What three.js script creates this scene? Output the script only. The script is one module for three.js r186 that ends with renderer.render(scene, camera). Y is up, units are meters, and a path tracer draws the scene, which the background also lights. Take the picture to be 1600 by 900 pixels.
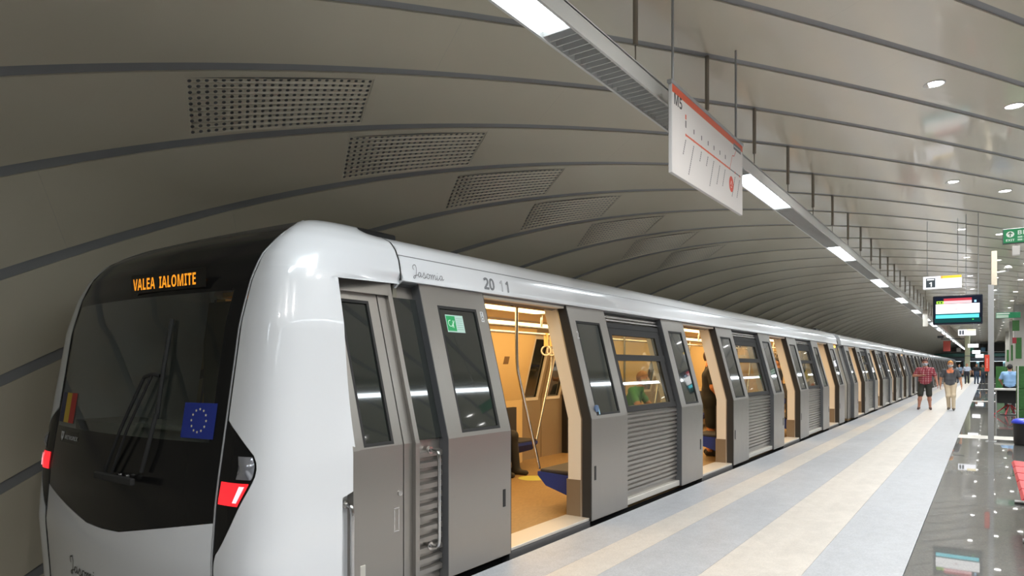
import * as THREE from 'three';
import { mergeGeometries, mergeVertices, toCreasedNormals } from 'three/addons/utils/BufferGeometryUtils.js';
import { RoundedBoxGeometry } from 'three/addons/geometries/RoundedBoxGeometry.js';
import { RectAreaLightUniformsLib } from 'three/addons/lights/RectAreaLightUniformsLib.js';
import { ImprovedNoise } from 'three/addons/math/ImprovedNoise.js';

// ------------------------------------------------------------------ camera, exposure, renderer
// x: across the station (platform to the right of the train), y: up (platform level 0), z = -s, s: metres along the track
RectAreaLightUniformsLib.init();
const scene = new THREE.Scene();
scene.background = new THREE.Color(0x000000);
const camera = new THREE.PerspectiveCamera(46.4, 1600 / 900, 0.05, 400);
camera.position.set(0, 1.54, 0);
camera.rotation.set(0, THREE.MathUtils.degToRad(35.21), 0);
camera.setViewOffset(1600, 900, 0, -122, 1600, 900);      // the lens is shifted: level camera, horizon low in the frame
scene.add(camera);
const renderer = new THREE.WebGLRenderer({ antialias: true });
renderer.toneMapping = THREE.LinearToneMapping;
renderer.toneMappingExposure = 1.58;
renderer.shadowMap.enabled = true;
const POWER = { tube: 9, mid: 9, down: 20, car: 2.4 };  // strengths of the edge tubes, the middle tubes, the downlights, the carriage lamps

// ------------------------------------------------------------------ helpers
let seed = 7;
const rnd = () => { seed = (seed + 0x6d2b79f5) | 0; let t = Math.imul(seed ^ (seed >>> 15), 1 | seed); t = (t + Math.imul(t ^ (t >>> 7), 61 | t)) ^ t; return ((t ^ (t >>> 14)) >>> 0) / 4294967296; };
const lin = (r, g, b) => new THREE.Color().setRGB(r, g, b);
const lerp = (a, b, t) => a + (b - a) * t, clamp = (v, a, b) => Math.min(b, Math.max(a, v));
const smooth = (a, b, v) => { const t = clamp((v - a) / (b - a), 0, 1); return t * t * (3 - 2 * t); };
function table(rows, v) { if (v <= rows[0][0]) return rows[0][1]; for (let i = 1; i < rows.length; i++) if (v <= rows[i][0]) return lerp(rows[i - 1][1], rows[i][1], (v - rows[i - 1][0]) / (rows[i][0] - rows[i - 1][0])); return rows[rows.length - 1][1]; }
const taken = {};
function numbered(n) { n = n.replace(/_\d{3}$/, ''); const k = taken[n] = (taken[n] ?? -1) + 1; return k ? n + '_' + String(k).padStart(3, '0') : n; }
function mesh(name, geo, m, parent = scene) {
  const o = new THREE.Mesh(Array.isArray(geo) ? merge(geo) : geo, m);
  o.name = parent === scene ? numbered(name) : name; o.castShadow = o.receiveShadow = true; parent.add(o); return o;
}
function merge(list) {
  const gs = list.map((g) => { g = g.index ? g.toNonIndexed() : g; const r = new THREE.BufferGeometry(); r.setAttribute('position', g.getAttribute('position')); if (!g.getAttribute('normal')) g.computeVertexNormals(); r.setAttribute('normal', g.getAttribute('normal')); r.setAttribute('uv', g.getAttribute('uv') ?? new THREE.BufferAttribute(new Float32Array(g.getAttribute('position').count * 2), 2)); return r; });
  return mergeGeometries(gs);
}
function tag(o, label, category, group) { o.userData = { label, category }; if (group) o.userData.group = group; return o; }
function thing(name, label, category, x = 0, y = 0, s = 0, group) { const o = new THREE.Group(); o.name = numbered(name); o.position.set(x, y, -s); scene.add(o); return tag(o, label, category, group); }
function struct(o) { o.userData.kind = 'structure'; return o; }
// geometries; all take x, y, s with z = -s
const box = (x0, x1, y0, y1, s0, s1) => new THREE.BoxGeometry(Math.abs(x1 - x0), Math.abs(y1 - y0), Math.abs(s1 - s0)).translate((x0 + x1) / 2, (y0 + y1) / 2, -(s0 + s1) / 2);
const rbox = (x0, x1, y0, y1, s0, s1, r = 0.01, n = 2) => new RoundedBoxGeometry(Math.abs(x1 - x0), Math.abs(y1 - y0), Math.abs(s1 - s0), n, r).translate((x0 + x1) / 2, (y0 + y1) / 2, -(s0 + s1) / 2);
function prism(poly, s0, s1) {                              // polygon of [x, y] pushed from s0 to s1, flat faces, uv in metres
  const pos = [], uv = [], tri = THREE.ShapeUtils.triangulateShape(poly.map((p) => new THREE.Vector2(p[0], p[1])), []);
  for (const [a, b, c] of tri) for (const [s, order] of [[s0, [a, b, c]], [s1, [a, c, b]]]) for (const k of order) { pos.push(poly[k][0], poly[k][1], -s); uv.push(poly[k][0], poly[k][1]); }
  let run = 0;
  for (let i = 0; i < poly.length; i++) {
    const p = poly[i], q = poly[(i + 1) % poly.length], l = Math.hypot(q[0] - p[0], q[1] - p[1]);
    for (const [v, s, r] of [[p, s0, run], [p, s1, run], [q, s1, run + l], [p, s0, run], [q, s1, run + l], [q, s0, run + l]]) { pos.push(v[0], v[1], -s); uv.push(s, r); }
    run += l;
  }
  const g = new THREE.BufferGeometry(); g.setAttribute('position', new THREE.Float32BufferAttribute(pos, 3)); g.setAttribute('uv', new THREE.Float32BufferAttribute(uv, 2));
  const area = THREE.ShapeUtils.area(poly.map((p) => new THREE.Vector2(p[0], p[1])));
  if ((area > 0) !== (s1 > s0)) { /* keep winding outward */ const a = g.getAttribute('position').array; for (let i = 0; i < a.length; i += 9) for (let k = 0; k < 3; k++) { const t = a[i + 3 + k]; a[i + 3 + k] = a[i + 6 + k]; a[i + 6 + k] = t; } const u = g.getAttribute('uv').array; for (let i = 0; i < u.length; i += 6) for (let k = 0; k < 2; k++) { const t = u[i + 2 + k]; u[i + 2 + k] = u[i + 4 + k]; u[i + 4 + k] = t; } }
  g.computeVertexNormals(); return g;
}
function grid(nu, nv, f) {                                  // f(u, v) -> [x, y, s(, uu, vv)], u, v in 0..1
  const pos = [], uv = [], idx = [];
  for (let j = 0; j <= nv; j++) for (let i = 0; i <= nu; i++) { const p = f(i / nu, j / nv); pos.push(p[0], p[1], -p[2]); uv.push(p[3] ?? i / nu, p[4] ?? j / nv); }
  for (let j = 0; j < nv; j++) for (let i = 0; i < nu; i++) { const a = j * (nu + 1) + i, b = a + 1, c = a + nu + 1, d = c + 1; idx.push(a, b, d, a, d, c); }
  const g = new THREE.BufferGeometry(); g.setAttribute('position', new THREE.Float32BufferAttribute(pos, 3)); g.setAttribute('uv', new THREE.Float32BufferAttribute(uv, 2)); g.setIndex(idx); g.computeVertexNormals(); return g;
}
const V = (x, y, s) => new THREE.Vector3(x, y, -s);
function tube(pts, r, radial = 8, seg) { const c = pts.length === 2 ? new THREE.LineCurve3(V(...pts[0]), V(...pts[1])) : new THREE.CatmullRomCurve3(pts.map((p) => V(...p)), false, 'catmullrom', 0.25); return new THREE.TubeGeometry(c, seg ?? (pts.length === 2 ? 1 : pts.length * 6), r, radial, false); }
function rod(a, b, r, radial = 8) { const A = V(...a), B = V(...b), g = new THREE.CylinderGeometry(r, r, A.distanceTo(B), radial); g.applyQuaternion(new THREE.Quaternion().setFromUnitVectors(new THREE.Vector3(0, 1, 0), B.clone().sub(A).normalize())); return g.translate((A.x + B.x) / 2, (A.y + B.y) / 2, (A.z + B.z) / 2); }
function canvasTex(w, h, draw, srgb = true) { const c = document.createElement('canvas'); c.width = w; c.height = h; const g = c.getContext('2d'); draw(g, w, h); const t = new THREE.CanvasTexture(c); if (srgb) t.colorSpace = THREE.SRGBColorSpace; t.magFilter = THREE.LinearFilter; t.anisotropy = 8; return t; }
const perlin = new ImprovedNoise();
function noiseTex(n, f, repeat = 1, srgb = false) {          // f(u, v) in 0..1 -> [r, g, b] 0..255; tiles by blending
  const d = new Uint8Array(n * n * 4);
  for (let j = 0; j < n; j++) for (let i = 0; i < n; i++) { const c = f(i / n, j / n); const k = (j * n + i) * 4; d[k] = clamp(c[0], 0, 255); d[k + 1] = clamp(c[1], 0, 255); d[k + 2] = clamp(c[2], 0, 255); d[k + 3] = 255; }
  const t = new THREE.DataTexture(d, n, n); t.wrapS = t.wrapT = THREE.RepeatWrapping; t.repeat.set(repeat, repeat); t.magFilter = THREE.LinearFilter; t.minFilter = THREE.LinearMipmapLinearFilter; t.generateMipmaps = true; if (srgb) t.colorSpace = THREE.SRGBColorSpace; t.needsUpdate = true; return t;
}
const wrapNoise = (u, v, f, o = 0) => { const a = u * 2 * Math.PI, b = v * 2 * Math.PI; return perlin.noise(Math.cos(a) * f + o, Math.sin(a) * f + 3.1, Math.cos(b) * f + 7.7 + o) * 0.5 + perlin.noise(Math.sin(b) * f + 1.3 + o, Math.cos(a) * f + 5.2, Math.sin(a) * f) * 0.5; };

// ------------------------------------------------------------------ materials
const std = (c, roughness, o = {}) => new THREE.MeshPhysicalMaterial({ color: c, roughness, ...o });
const M = {};
M.panel = std(lin(0.61, 0.56, 0.445), 0.36, { clearcoat: 0.7, clearcoatRoughness: 0.08, bumpMap: noiseTex(256, (u, v) => { const a = 128 + 150 * wrapNoise(u, v, 0.9) + 50 * wrapNoise(u, v, 2.2, 4); return [a, a, a]; }, 0.4), bumpScale: 0.006 });
M.groove = std(lin(0.27, 0.275, 0.28), 0.6);
M.duct = std(lin(0.01, 0.01, 0.01), 0.9);
M.white = std(lin(0.74, 0.76, 0.79), 0.28, { clearcoat: 0.8, clearcoatRoughness: 0.08 });
const brushed = noiseTex(256, (u, v) => { const a = 128 + 60 * wrapNoise(u, v, 1.5) + 40 * perlin.noise(u * 90, 0.5, 0.5) * Math.sin(Math.PI * u) + (rnd() - 0.5) * 26; return [a, a, a]; }, 1);
M.steel = std(lin(0.33, 0.312, 0.29), 0.40, { metalness: 0.75, roughnessMap: noiseTex(256, (u, v) => { const a = 205 + 30 * wrapNoise(u, v, 2) + (rnd() - 0.5) * 40; return [a, a, a]; }, 1), bumpMap: brushed, bumpScale: 0.0006 });
M.steelDark = std(lin(0.17, 0.175, 0.185), 0.45, { metalness: 0.6 });
M.chrome = std(lin(0.62, 0.61, 0.6), 0.22, { metalness: 1 });
M.black = std(lin(0.012, 0.012, 0.013), 0.5);
M.rubber = std(lin(0.02, 0.02, 0.02), 0.75);
M.mask = std(lin(0.010, 0.010, 0.010), 0.16, { specularIntensity: 0.35 });
M.darkGlass = std(lin(0.018, 0.022, 0.020), 0.05, { clearcoat: 1, clearcoatRoughness: 0.02 });
M.glass = std(lin(0.72, 0.76, 0.72), 0.02, { transmission: 1, thickness: 0, ior: 1.5 });
M.screenGlass = std(lin(0.62, 0.66, 0.62), 0.02, { transmission: 1, thickness: 0, ior: 1.5 });
M.lining = std(lin(0.74, 0.54, 0.26), 0.45);
M.liningWhite = std(lin(0.72, 0.66, 0.56), 0.4);
M.carFloor = std(lin(0.36, 0.22, 0.085), 0.5, { map: noiseTex(128, (u, v) => { const a = 225 + (rnd() - 0.5) * 40; return [a, a, a]; }, 4, true) });
M.sill = std(lin(0.62, 0.60, 0.55), 0.4, { metalness: 0.5 });
M.kick = std(lin(0.20, 0.15, 0.10), 0.45);
M.innerSteel = std(lin(0.42, 0.33, 0.22), 0.4, { metalness: 0.5 });
M.seatBlue = std(lin(0.015, 0.035, 0.22), 0.75, { sheen: 0.5 });
M.seatDark = std(lin(0.035, 0.032, 0.034), 0.7);
M.shell = std(lin(0.45, 0.45, 0.47), 0.4);
M.warm = new THREE.MeshStandardMaterial({ color: 0x000000, emissive: lin(1, 0.68, 0.30), emissiveIntensity: 4 });
M.tube = new THREE.MeshStandardMaterial({ color: 0x000000, emissive: lin(0.86, 0.95, 1), emissiveIntensity: 5 });
M.lampWhite = new THREE.MeshStandardMaterial({ color: 0x000000, emissive: lin(1, 0.98, 0.95), emissiveIntensity: 9 });
M.whiteMetal = std(lin(0.62, 0.62, 0.60), 0.4);
M.rod = std(lin(0.34, 0.30, 0.25), 0.45, { metalness: 0.3 });
M.galv = std(lin(0.40, 0.41, 0.42), 0.4, { metalness: 0.4 });

// ------------------------------------------------------------------ floor
const END0 = -9, END1 = 124, EDGE = -3.09, RIGHT_EDGE = 10.06;
const grain = (r, g, b, amp, n = 256) => noiseTex(n, (u, v) => { const w = 1 + 0.05 * wrapNoise(u, v, 1.3) + 0.05 * wrapNoise(u, v, 4, 9), k = (rnd() - 0.5) * amp; return [r * w + k, g * w + k, b * w + k * 0.9]; }, 0.5, true);
M.floorGrey = std(0xffffff, 0.42, { map: grain(163, 167, 173, 20), clearcoat: 0.12, clearcoatRoughness: 0.3 });
M.floorCream = std(0xffffff, 0.42, { map: grain(187, 183, 177, 16), clearcoat: 0.12, clearcoatRoughness: 0.3 });
M.floorWhite = std(0xffffff, 0.3, { map: grain(200, 199, 194, 16) });
M.granite = [0, 1, 2].map((i) => std(0xffffff, 0.35, { specularIntensity: 0.5, clearcoat: 0.95, clearcoatRoughness: 0.02, map: grain(84 - i * 3, 85 - i * 3, 83 - i * 3, 36) }));
M.concrete = std(lin(0.20, 0.19, 0.18), 0.85);
const floor = struct(mesh('floor', box(EDGE + 0.02, RIGHT_EDGE, -1.3, -0.03, END0, END1), M.concrete));
const planUV = (g) => { const p = g.getAttribute('position'), u = g.getAttribute('uv'); for (let i = 0; i < p.count; i++) u.setXY(i, p.getX(i), p.getZ(i)); return g; };
for (const [x0, x1, m] of [[EDGE, -2.65, M.floorGrey], [-2.65, -2.34, M.floorCream], [-2.34, -1.73, M.floorGrey], [-1.73, -1.11, M.floorCream], [-1.11, -0.5, M.floorGrey]])
  mesh('floor_strip', planUV(box(x0, x1 - 0.002, -0.03, 0, END0, END1)), m, floor);
const slabRows = [];
{
  const cross = [17.35, 35.5, 53.6, 71.7], xs = []; for (let x = -0.497; x < 2.0; x += 1.2) xs.push(x);
  let s = END0; const rows = [];
  while (s < END1) { const c = cross.find((v) => s < v && s + 1.2 > v - 0.3); const e = c ? c : s + 1.2; rows.push([s, e]); s = c ? c + 0.85 : e; }
  const geos = new Map(), far = [];
  rows.forEach(([a, b], r) => xs.forEach((x, k) => {
    const g = planUV(box(x + 0.0008, x + 1.1992, -0.03, 0, a + 0.0008, b - 0.0008));
    if (a > 3.5 && a < 45 && k < 3) mesh('granite_slab', g, M.granite[(r * 7 + k * 5) % 3], floor); else far.push(g);
  }));
  const rest = mesh('granite_paving', far, M.granite[0], floor); rest.userData.kind = 'stuff';
  for (const c of cross) mesh('floor_strip', planUV(box(-0.497, 3.1, -0.03, 0, c, c + 0.85)), M.floorWhite, floor);
  mesh('floor_strip', planUV(box(3.105, RIGHT_EDGE, -0.03, 0, END0, END1)), M.floorGrey, floor);
}
struct(mesh('track_bed', [box(-7.2, EDGE + 0.02, -1.6, -1.3, END0, END1), box(RIGHT_EDGE, 14.2, -1.6, -1.3, END0, END1)], M.concrete));

// ------------------------------------------------------------------ vault: diagonal panels on a flattened barrel
const VX = 3.485, VB = 0.565, VA = 10.285, VH = 4.345, VE = 3.266, VK = 1.865, VP = 1.707, VS = -9.685, VN = Math.hypot(1, VK);
const prof = []; { let run = 0, px, py; for (let i = 0; i <= 3000; i++) { const a = Math.PI * i / 3000, c = Math.cos(a), x = VX - VA * Math.sign(c) * Math.abs(c) ** (2 / VE), y = VB + VH * Math.max(0, Math.sin(a)) ** (2 / VE); if (i) run += Math.hypot(x - px, y - py); prof.push([run, x, y]); px = x; py = y; } }
const ARC = prof[prof.length - 1][0];
function vault(arc, off = 0) {                              // point and outward normal at a distance along the arch
  if (arc <= 0) return [VX - VA - off, VB + arc]; if (arc >= ARC) return [VX + VA + off, VB - (arc - ARC)];
  let lo = 0, hi = prof.length - 1; while (hi - lo > 1) { const m = (lo + hi) >> 1; if (prof[m][0] <= arc) lo = m; else hi = m; }
  const a = prof[lo], b = prof[hi], t = (arc - a[0]) / (b[0] - a[0] || 1), dx = b[1] - a[1], dy = b[2] - a[2], l = Math.hypot(dx, dy) || 1;
  return [lerp(a[1], b[1], t) - dy / l * off, lerp(a[2], b[2], t) + dx / l * off];
}
const onVault = (w, v, off = 0) => { const arc = (w - VK * v) / VN, p = vault(arc, off); return [p[0], p[1], VS + (VK * w + v) / VN]; };   // w along a panel, v across
const across = (n) => n * VP / VN, alongAt = (arc, n) => VN * arc + VK * across(n);
const ceiling = struct(mesh('ceiling', grid(1, 160, (u, v) => { const arc = lerp(-2.2, ARC + 2.2, v), p = vault(arc, 0.017); return [p[0], p[1], lerp(END0, END1, u)]; }), M.groove));
function panelGeo(n, w0, w1, seg, hole) {
  const g = 0.045, va = across(n) + g, vb = across(n + 1) - g, geos = [];
  const face = (a, b, c, d, k) => geos.push(grid(1, k, (u, t) => [...onVault(lerp(a, b, t), lerp(c, d, u)), lerp(a, b, t), lerp(c, d, u)]));
  if (hole) { const [h0, h1, c0, c1] = hole; face(w0, h0, va, vb, seg); face(h1, w1, va, vb, seg); face(h0, h1, va, c0, 6); face(h0, h1, c1, vb, 6); } else face(w0, w1, va, vb, seg);
  for (const v of [va, vb]) geos.push(grid(1, seg, (u, t) => onVault(lerp(w0, w1, t), v, u * 0.016)));
  for (const w of [w0, w1]) geos.push(grid(4, 1, (u, t) => onVault(w, lerp(va, vb, u), t * 0.016)));
  return merge(geos);
}
{
  const far = [];
  for (let n = -30; n < 82; n++) {
    const aMin = Math.max(-1.9, (END0 - VS - (n + 0.5) * VP) / VK), aMax = Math.min(ARC + 1.9, (END1 - VS - (n + 0.5) * VP) / VK);
    if (aMax - aMin < 0.1) continue;
    const cuts = [aMin]; for (let a = 8.35 - 9; a < ARC; a += 3) if (a > aMin + 0.3 && a < aMax - 0.3) cuts.push(a); cuts.push(aMax);
    for (let i = 0; i + 1 < cuts.length; i++) {
      const w0 = alongAt(cuts[i], n + 0.5) + 0.0006, w1 = alongAt(cuts[i + 1], n + 0.5) - 0.0006, mid = (cuts[i] + cuts[i + 1]) / 2, s = VS + (n + 0.5) * VP + VK * mid;
      const vent = n >= 3 && n <= 9 && mid > 2.35 && mid < 5.35 && cuts[i + 1] > 5;
      const own = vent || (s > 1 && s < 30 && mid < 11 && n >= -3);
      let hole = null;
      if (vent) { const wc = alongAt(3.985, n + 0.52), hw = 0.80; hole = [wc - hw, wc + hw, across(n + 0.14), across(n + 0.90)]; }
      const g = panelGeo(n, w0, w1, Math.max(6, Math.round((cuts[i + 1] - cuts[i]) * (mid < 6 ? 8 : 4))), hole);
      if (!own) { far.push(g); continue; }
      mesh('ceiling_panel', g, M.panel, ceiling);
      if (hole) {
        const sh = new THREE.Shape([[hole[0], hole[2]], [hole[1], hole[2]], [hole[1], hole[3]], [hole[0], hole[3]]].map((p) => new THREE.Vector2(...p)));
        for (let i = 0; i < 24; i++) for (let j = 0; j < 10; j++) { const cx = lerp(hole[0], hole[1], (i + 0.5) / 24), cy = lerp(hole[2], hole[3], (j + 0.5) / 10), p = new THREE.Path(); p.setFromPoints(Array.from({ length: 8 }, (_, k) => new THREE.Vector2(cx + 0.017 * Math.cos(-k * Math.PI / 4), cy + 0.017 * Math.sin(-k * Math.PI / 4)))); sh.holes.push(p); }
        const vg = new THREE.ShapeGeometry(sh, 1), p = vg.getAttribute('position');
        for (let k = 0; k < p.count; k++) { const w = p.getX(k), v = p.getY(k), q = onVault(w, v); p.setXYZ(k, q[0], q[1], -q[2]); }
        vg.computeVertexNormals();
        mesh('vent_grille', vg, M.panel, ceiling);
        mesh('vent_duct', grid(4, 4, (u, t) => onVault(lerp(hole[0] - 0.03, hole[1] + 0.03, t), lerp(hole[2], hole[3], u), 0.035)), M.duct, ceiling);
      }
    }
  }
  const rest = mesh('ceiling_panels', far, M.panel, ceiling); rest.userData.kind = 'stuff';
}
// thickness above the vault and closed ends
struct(mesh('wall_back', box(-9, 16, -2, 7, END0 - 0.3, END0), M.concrete));
struct(mesh('wall_end', box(-9, 16, -2, 7, END1, END1 + 0.3), M.concrete));

// ------------------------------------------------------------------ train
const CX = -4.625;
const side = (y, off = 0) => 1.49 - off - (y > 1.02 ? 0.29 * (y - 1.02) / 1.12 : 0);   // distance of the outer door face from the train's centre line
const strip = (y0, y1, o0, o1, s0, s1, sg = 1) => { const ys = [y0, ...(y0 < 1.02 && y1 > 1.02 ? [1.02] : []), y1]; const poly = [...ys.map((y) => [sg * side(y, o0), y]), ...ys.slice().reverse().map((y) => [sg * side(y, o1), y])]; return prism(poly, s0, s1); };
const roofLine = [[1.225, 2.15], [1.222, 2.2], [1.205, 2.29], [1.17, 2.37], [1.12, 2.43], [1.03, 2.475], [0.9, 2.505], [0.7, 2.535], [0.42, 2.56], [0, 2.57]];
function windowFrame(y0, y1, s0, s1, wdt, o0, o1, sg = 1) { return [strip(y0, y0 + wdt, o0, o1, s0, s1, sg), strip(y1 - wdt, y1, o0, o1, s0, s1, sg), strip(y0 + wdt, y1 - wdt, o0, o1, s0, s0 + wdt, sg), strip(y0 + wdt, y1 - wdt, o0, o1, s1 - wdt, s1, sg)]; }
const OPEN = 1.35, PERIOD = 4.5, FIRST = 4.43;
function doorLeaf(car, s0, s1, leading) {                   // leading: which end meets the other leaf
  const y0 = 0.03, y1 = 2.145, b = 0.11, wy0 = 1.05, wy1 = 2.0, a0 = s0 + (leading > 0 ? 0.16 : 0.12), a1 = s1 - (leading > 0 ? 0.13 : 0.16), T = 0.055;
  const leaf = mesh('door_leaf', [strip(y0, wy0, 0, T, s0, s1), strip(wy1, y1, 0, T, s0, s1), strip(wy0, wy1, 0, T, s0, a0), strip(wy0, wy1, 0, T, a1, s1)], M.steel, car);
  mesh('window_gasket', windowFrame(wy0, wy1, a0, a1, 0.022, 0.002, T), M.rubber, leaf);
  mesh('window_pane', strip(wy0 + 0.02, wy1 - 0.02, 0.012, 0.03, a0 + 0.02, a1 - 0.02), M.darkGlass, leaf);
  const e = leading > 0 ? s1 : s0;
  mesh('edge_seal', strip(y0, y1, 0.004, 0.10, leading > 0 ? e - 0.02 : e - 0.012, leading > 0 ? e + 0.012 : e + 0.02), M.rubber, leaf);
  const tr = leading > 0 ? s0 : s1;
  mesh('leaf_return', strip(y0, y1, 0.003, 0.085, tr - 0.004, tr + 0.004), M.steelDark, leaf);
  const hs = leading > 0 ? s1 - 0.09 : s0 + 0.07;
  mesh('finger_pull', [rbox(side(0.5) - 0.01, side(0.5) + 0.004, 0.42, 0.56, hs - 0.018, hs + 0.018, 0.004)], M.black, leaf);
  return leaf;
}
function makeCar(cab) {
  const car = thing('metro_car', '', 'train car', CX, 0, 0), A = cab ? 3.45 : 3.12, B = 20.55;
  // roof with rounded shoulders
  const ro = [...roofLine, ...roofLine.slice(0, -1).reverse().map(([x, y]) => [-x, y])], inner = ro.map(([x, y]) => [x * 0.94, y - 0.05]).reverse();
  const outer = grid(1, 40, (u, v) => { const k = v * (ro.length - 1), i = Math.min(ro.length - 2, Math.floor(k)), t = k - i; return [lerp(ro[i][0], ro[i + 1][0], t), lerp(ro[i][1], ro[i + 1][1], t), lerp(A, B, u)]; });
  mesh('roof_shell', [outer, prism([...ro, ...inner], A, A + 0.02), prism([...ro, ...inner], B - 0.02, B), ...[-1, 1].map((g) => prism([[g * 1.225, 2.15], [g * 1.10, 2.14], [g * 1.10, 2.17], [g * 1.22, 2.17]], A, B))], M.white, car);
  mesh('roof_joint', prism([[1.188, 2.333], [1.186, 2.338], [1.17, 2.335], [1.17, 2.328]], A, B), M.steelDark, car);
  mesh('door_track', prism([[side(2.14, 0.02), 2.135], [side(2.14, 0.16), 2.10], [side(2.14, 0.16), 2.16], [side(2.14, -0.01), 2.16]], A, B), M.steelDark, car);
  // under floor, sill and floor
  mesh('underframe', [prism([[-1.40, -0.02], [1.40, -0.02], [1.36, -0.75], [-1.36, -0.75]], A - (cab ? 1.0 : 0), B)], M.black, car);
  mesh('floor_pan', box(-1.39, 1.39, -0.02, 0.05, A, B), M.carFloor, car);
  // side wall on the platform side
  const opens = [0, 1, 2, 3].map((k) => FIRST + PERIOD * k), segs = [[A + (cab ? -0.1 : 0), opens[0]], ...[0, 1, 2].map((k) => [opens[k] + OPEN, opens[k + 1]]), [opens[3] + OPEN, B]];
  segs.forEach(([a, b], i) => {
    const bay = i > 0 && i < 4, w0 = bay ? a + 0.84 : 0, w1 = bay ? b - 0.76 : 0, name = 'side_wall';
    const lay = (o0, o1) => bay ? [strip(0.03, 1.03, o0, o1, a, b), strip(2.02, 2.14, o0, o1, a, b), strip(1.03, 2.02, o0, o1, a, w0), strip(1.03, 2.02, o0, o1, w1, b)] : [strip(0.03, 2.14, o0, o1, a, b)];
    mesh(name, lay(0.085, 0.115), M.steel, car);
    mesh('wall_lining', lay(0.116, 0.26).concat([]), M.liningWhite, car);
    if (i < 4) mesh('kick_panel', strip(0.05, 0.42, 0.118, 0.275, b - 0.09, b + 0.006), M.kick, car);
    if (i > 0) mesh('kick_panel', strip(0.05, 0.42, 0.118, 0.275, a - 0.006, a + 0.09), M.kick, car);
    if (bay) {
      const f = mesh('window_frame', [...windowFrame(1.035, 2.03, w0 - 0.01, w1 + 0.01, 0.06, 0.06, 0.12), strip(1.60, 1.67, 0.06, 0.12, w0 + 0.05, w1 - 0.05), strip(1.09, 1.98, 0.064, 0.12, w0 + 0.05, w0 + 0.17), strip(1.09, 1.98, 0.064, 0.12, w1 - 0.19, w1 - 0.05), strip(1.89, 1.98, 0.064, 0.12, w0 + 0.17, w1 - 0.19)], M.rubber, car);
      mesh('window_pane', strip(1.09, 1.62, 0.075, 0.08, w0 + 0.05, w1 - 0.05), M.glass, f);
      mesh('window_pane', strip(1.65, 1.97, 0.075, 0.08, w0 + 0.05, w1 - 0.05), M.glass, f);
      mesh('top_rail', [strip(2.045, 2.06, 0.04, 0.09, w0, w1), strip(2.08, 2.10, 0.05, 0.09, w0, w1)], M.chrome, f);
      const sl = prism([[side(0, 0.09), 0], [side(0, 0.062), 0.012], [side(0, 0.062), 0.036], [side(0, 0.09), 0.048]], w0 - 0.02, w1 + 0.03);
      for (let k = 0; k < 17; k++) { const o = mesh('slat', sl, M.steel, car); o.position.y = 0.14 + k * 0.0515; }
      mesh('sill_strip', rbox(1.36, 1.46, 0.03, 0.1, w0 - 0.03, w1 + 0.04, 0.01), M.sill, car);
    }
  });
  opens.forEach((o, k) => {
    const l = doorLeaf(car, o - 0.77, o - 0.005, 1), r = doorLeaf(car, o + OPEN + 0.01, o + OPEN + 0.81, -1);
    if (cab || k === 0) l.name = r.name = 'door_leaf';
    mesh('threshold', rbox(1.20, 1.47, 0.035, 0.062, o, o + OPEN, 0.006), M.sill, car); mesh('threshold_edge', box(1.40, 1.475, -0.06, 0.034, o, o + OPEN), M.steelDark, car);
    mesh('door_head', box(0.95, 1.18, 2.115, 2.14, o, o + OPEN), M.liningWhite, car);
  });
  // far side: lining with closed doors
  const fo = opens.map((o) => o - 0.33), far = [[A, fo[0]], ...[0, 1, 2].map((k) => [fo[k] + OPEN, fo[k + 1]]), [fo[3] + OPEN, B]];
  mesh('far_shell', strip(0.0, 2.15, 0.06, 0.1, A, B, -1), M.steel, car);
  far.forEach(([a, b]) => mesh('wall_lining', strip(0.05, 2.14, 0.1, 0.24, a, b, -1), M.lining, car));
  fo.forEach((o) => {
    for (const [a, b] of [[o, o + OPEN / 2 - 0.008], [o + OPEN / 2 + 0.008, o + OPEN]]) {
      const l = mesh('far_door_leaf', [strip(0.05, 1.0, 0.1, 0.15, a, b, -1), strip(2.0, 2.14, 0.1, 0.15, a, b, -1), strip(1.0, 2.0, 0.1, 0.15, a, a + 0.12, -1), strip(1.0, 2.0, 0.1, 0.15, b - 0.12, b, -1)], M.innerSteel, car);
      mesh('window_gasket', windowFrame(0.99, 2.01, a + 0.10, b - 0.10, 0.05, 0.145, 0.165, -1), M.liningWhite, l);
      mesh('window_pane', strip(1.01, 1.99, 0.12, 0.13, a + 0.11, b - 0.11, -1), M.darkGlass, l);
    }
    mesh('far_door_post', [strip(0.05, 2.1, 0.1, 0.25, o + OPEN - 0.01, o + OPEN + 0.06, -1)], M.black, car);
  });
  // ceiling inside with lamps
  mesh('inner_ceiling', [prism([[-1.0, 2.16], [1.0, 2.16], [1.0, 2.2], [-1.0, 2.2]], A, B)], M.lining, car);
  for (const x of [-0.62, 0.62]) { mesh('lamp_tray', [box(x - 0.13, x + 0.13, 2.13, 2.16, A + 0.1, B - 0.1)], M.chrome, car); for (let k = 0; k < 6; k++) mesh('ceiling_lamp', box(x - 0.09, x + 0.09, 2.118, 2.13, A + 0.3 + k * 2.85, A + 0.3 + k * 2.85 + 2.5), M.warm, car); }
  for (let k = 0; k < 3; k++) { const L = new THREE.RectAreaLight(lin(1, 0.66, 0.30), POWER.car, 1.3, 4.6); L.position.set(0, 2.10, -(A + 2.8 + k * 5.7)); L.rotation.x = -Math.PI / 2; L.castShadow = true; car.add(L); }
  // hand rails, straps, benches
  for (const x of [-0.42, 0.42]) {
    mesh('ceiling_rail', [rod([x, 1.98, A + 0.4], [x, 1.98, B - 0.4], 0.017), ...[0, 1, 2, 3, 4, 5, 6].map((k) => rod([x, 1.98, A + 0.5 + k * 2.6], [x, 2.14, A + 0.5 + k * 2.6], 0.014))], M.chrome, car);
  }
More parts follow.
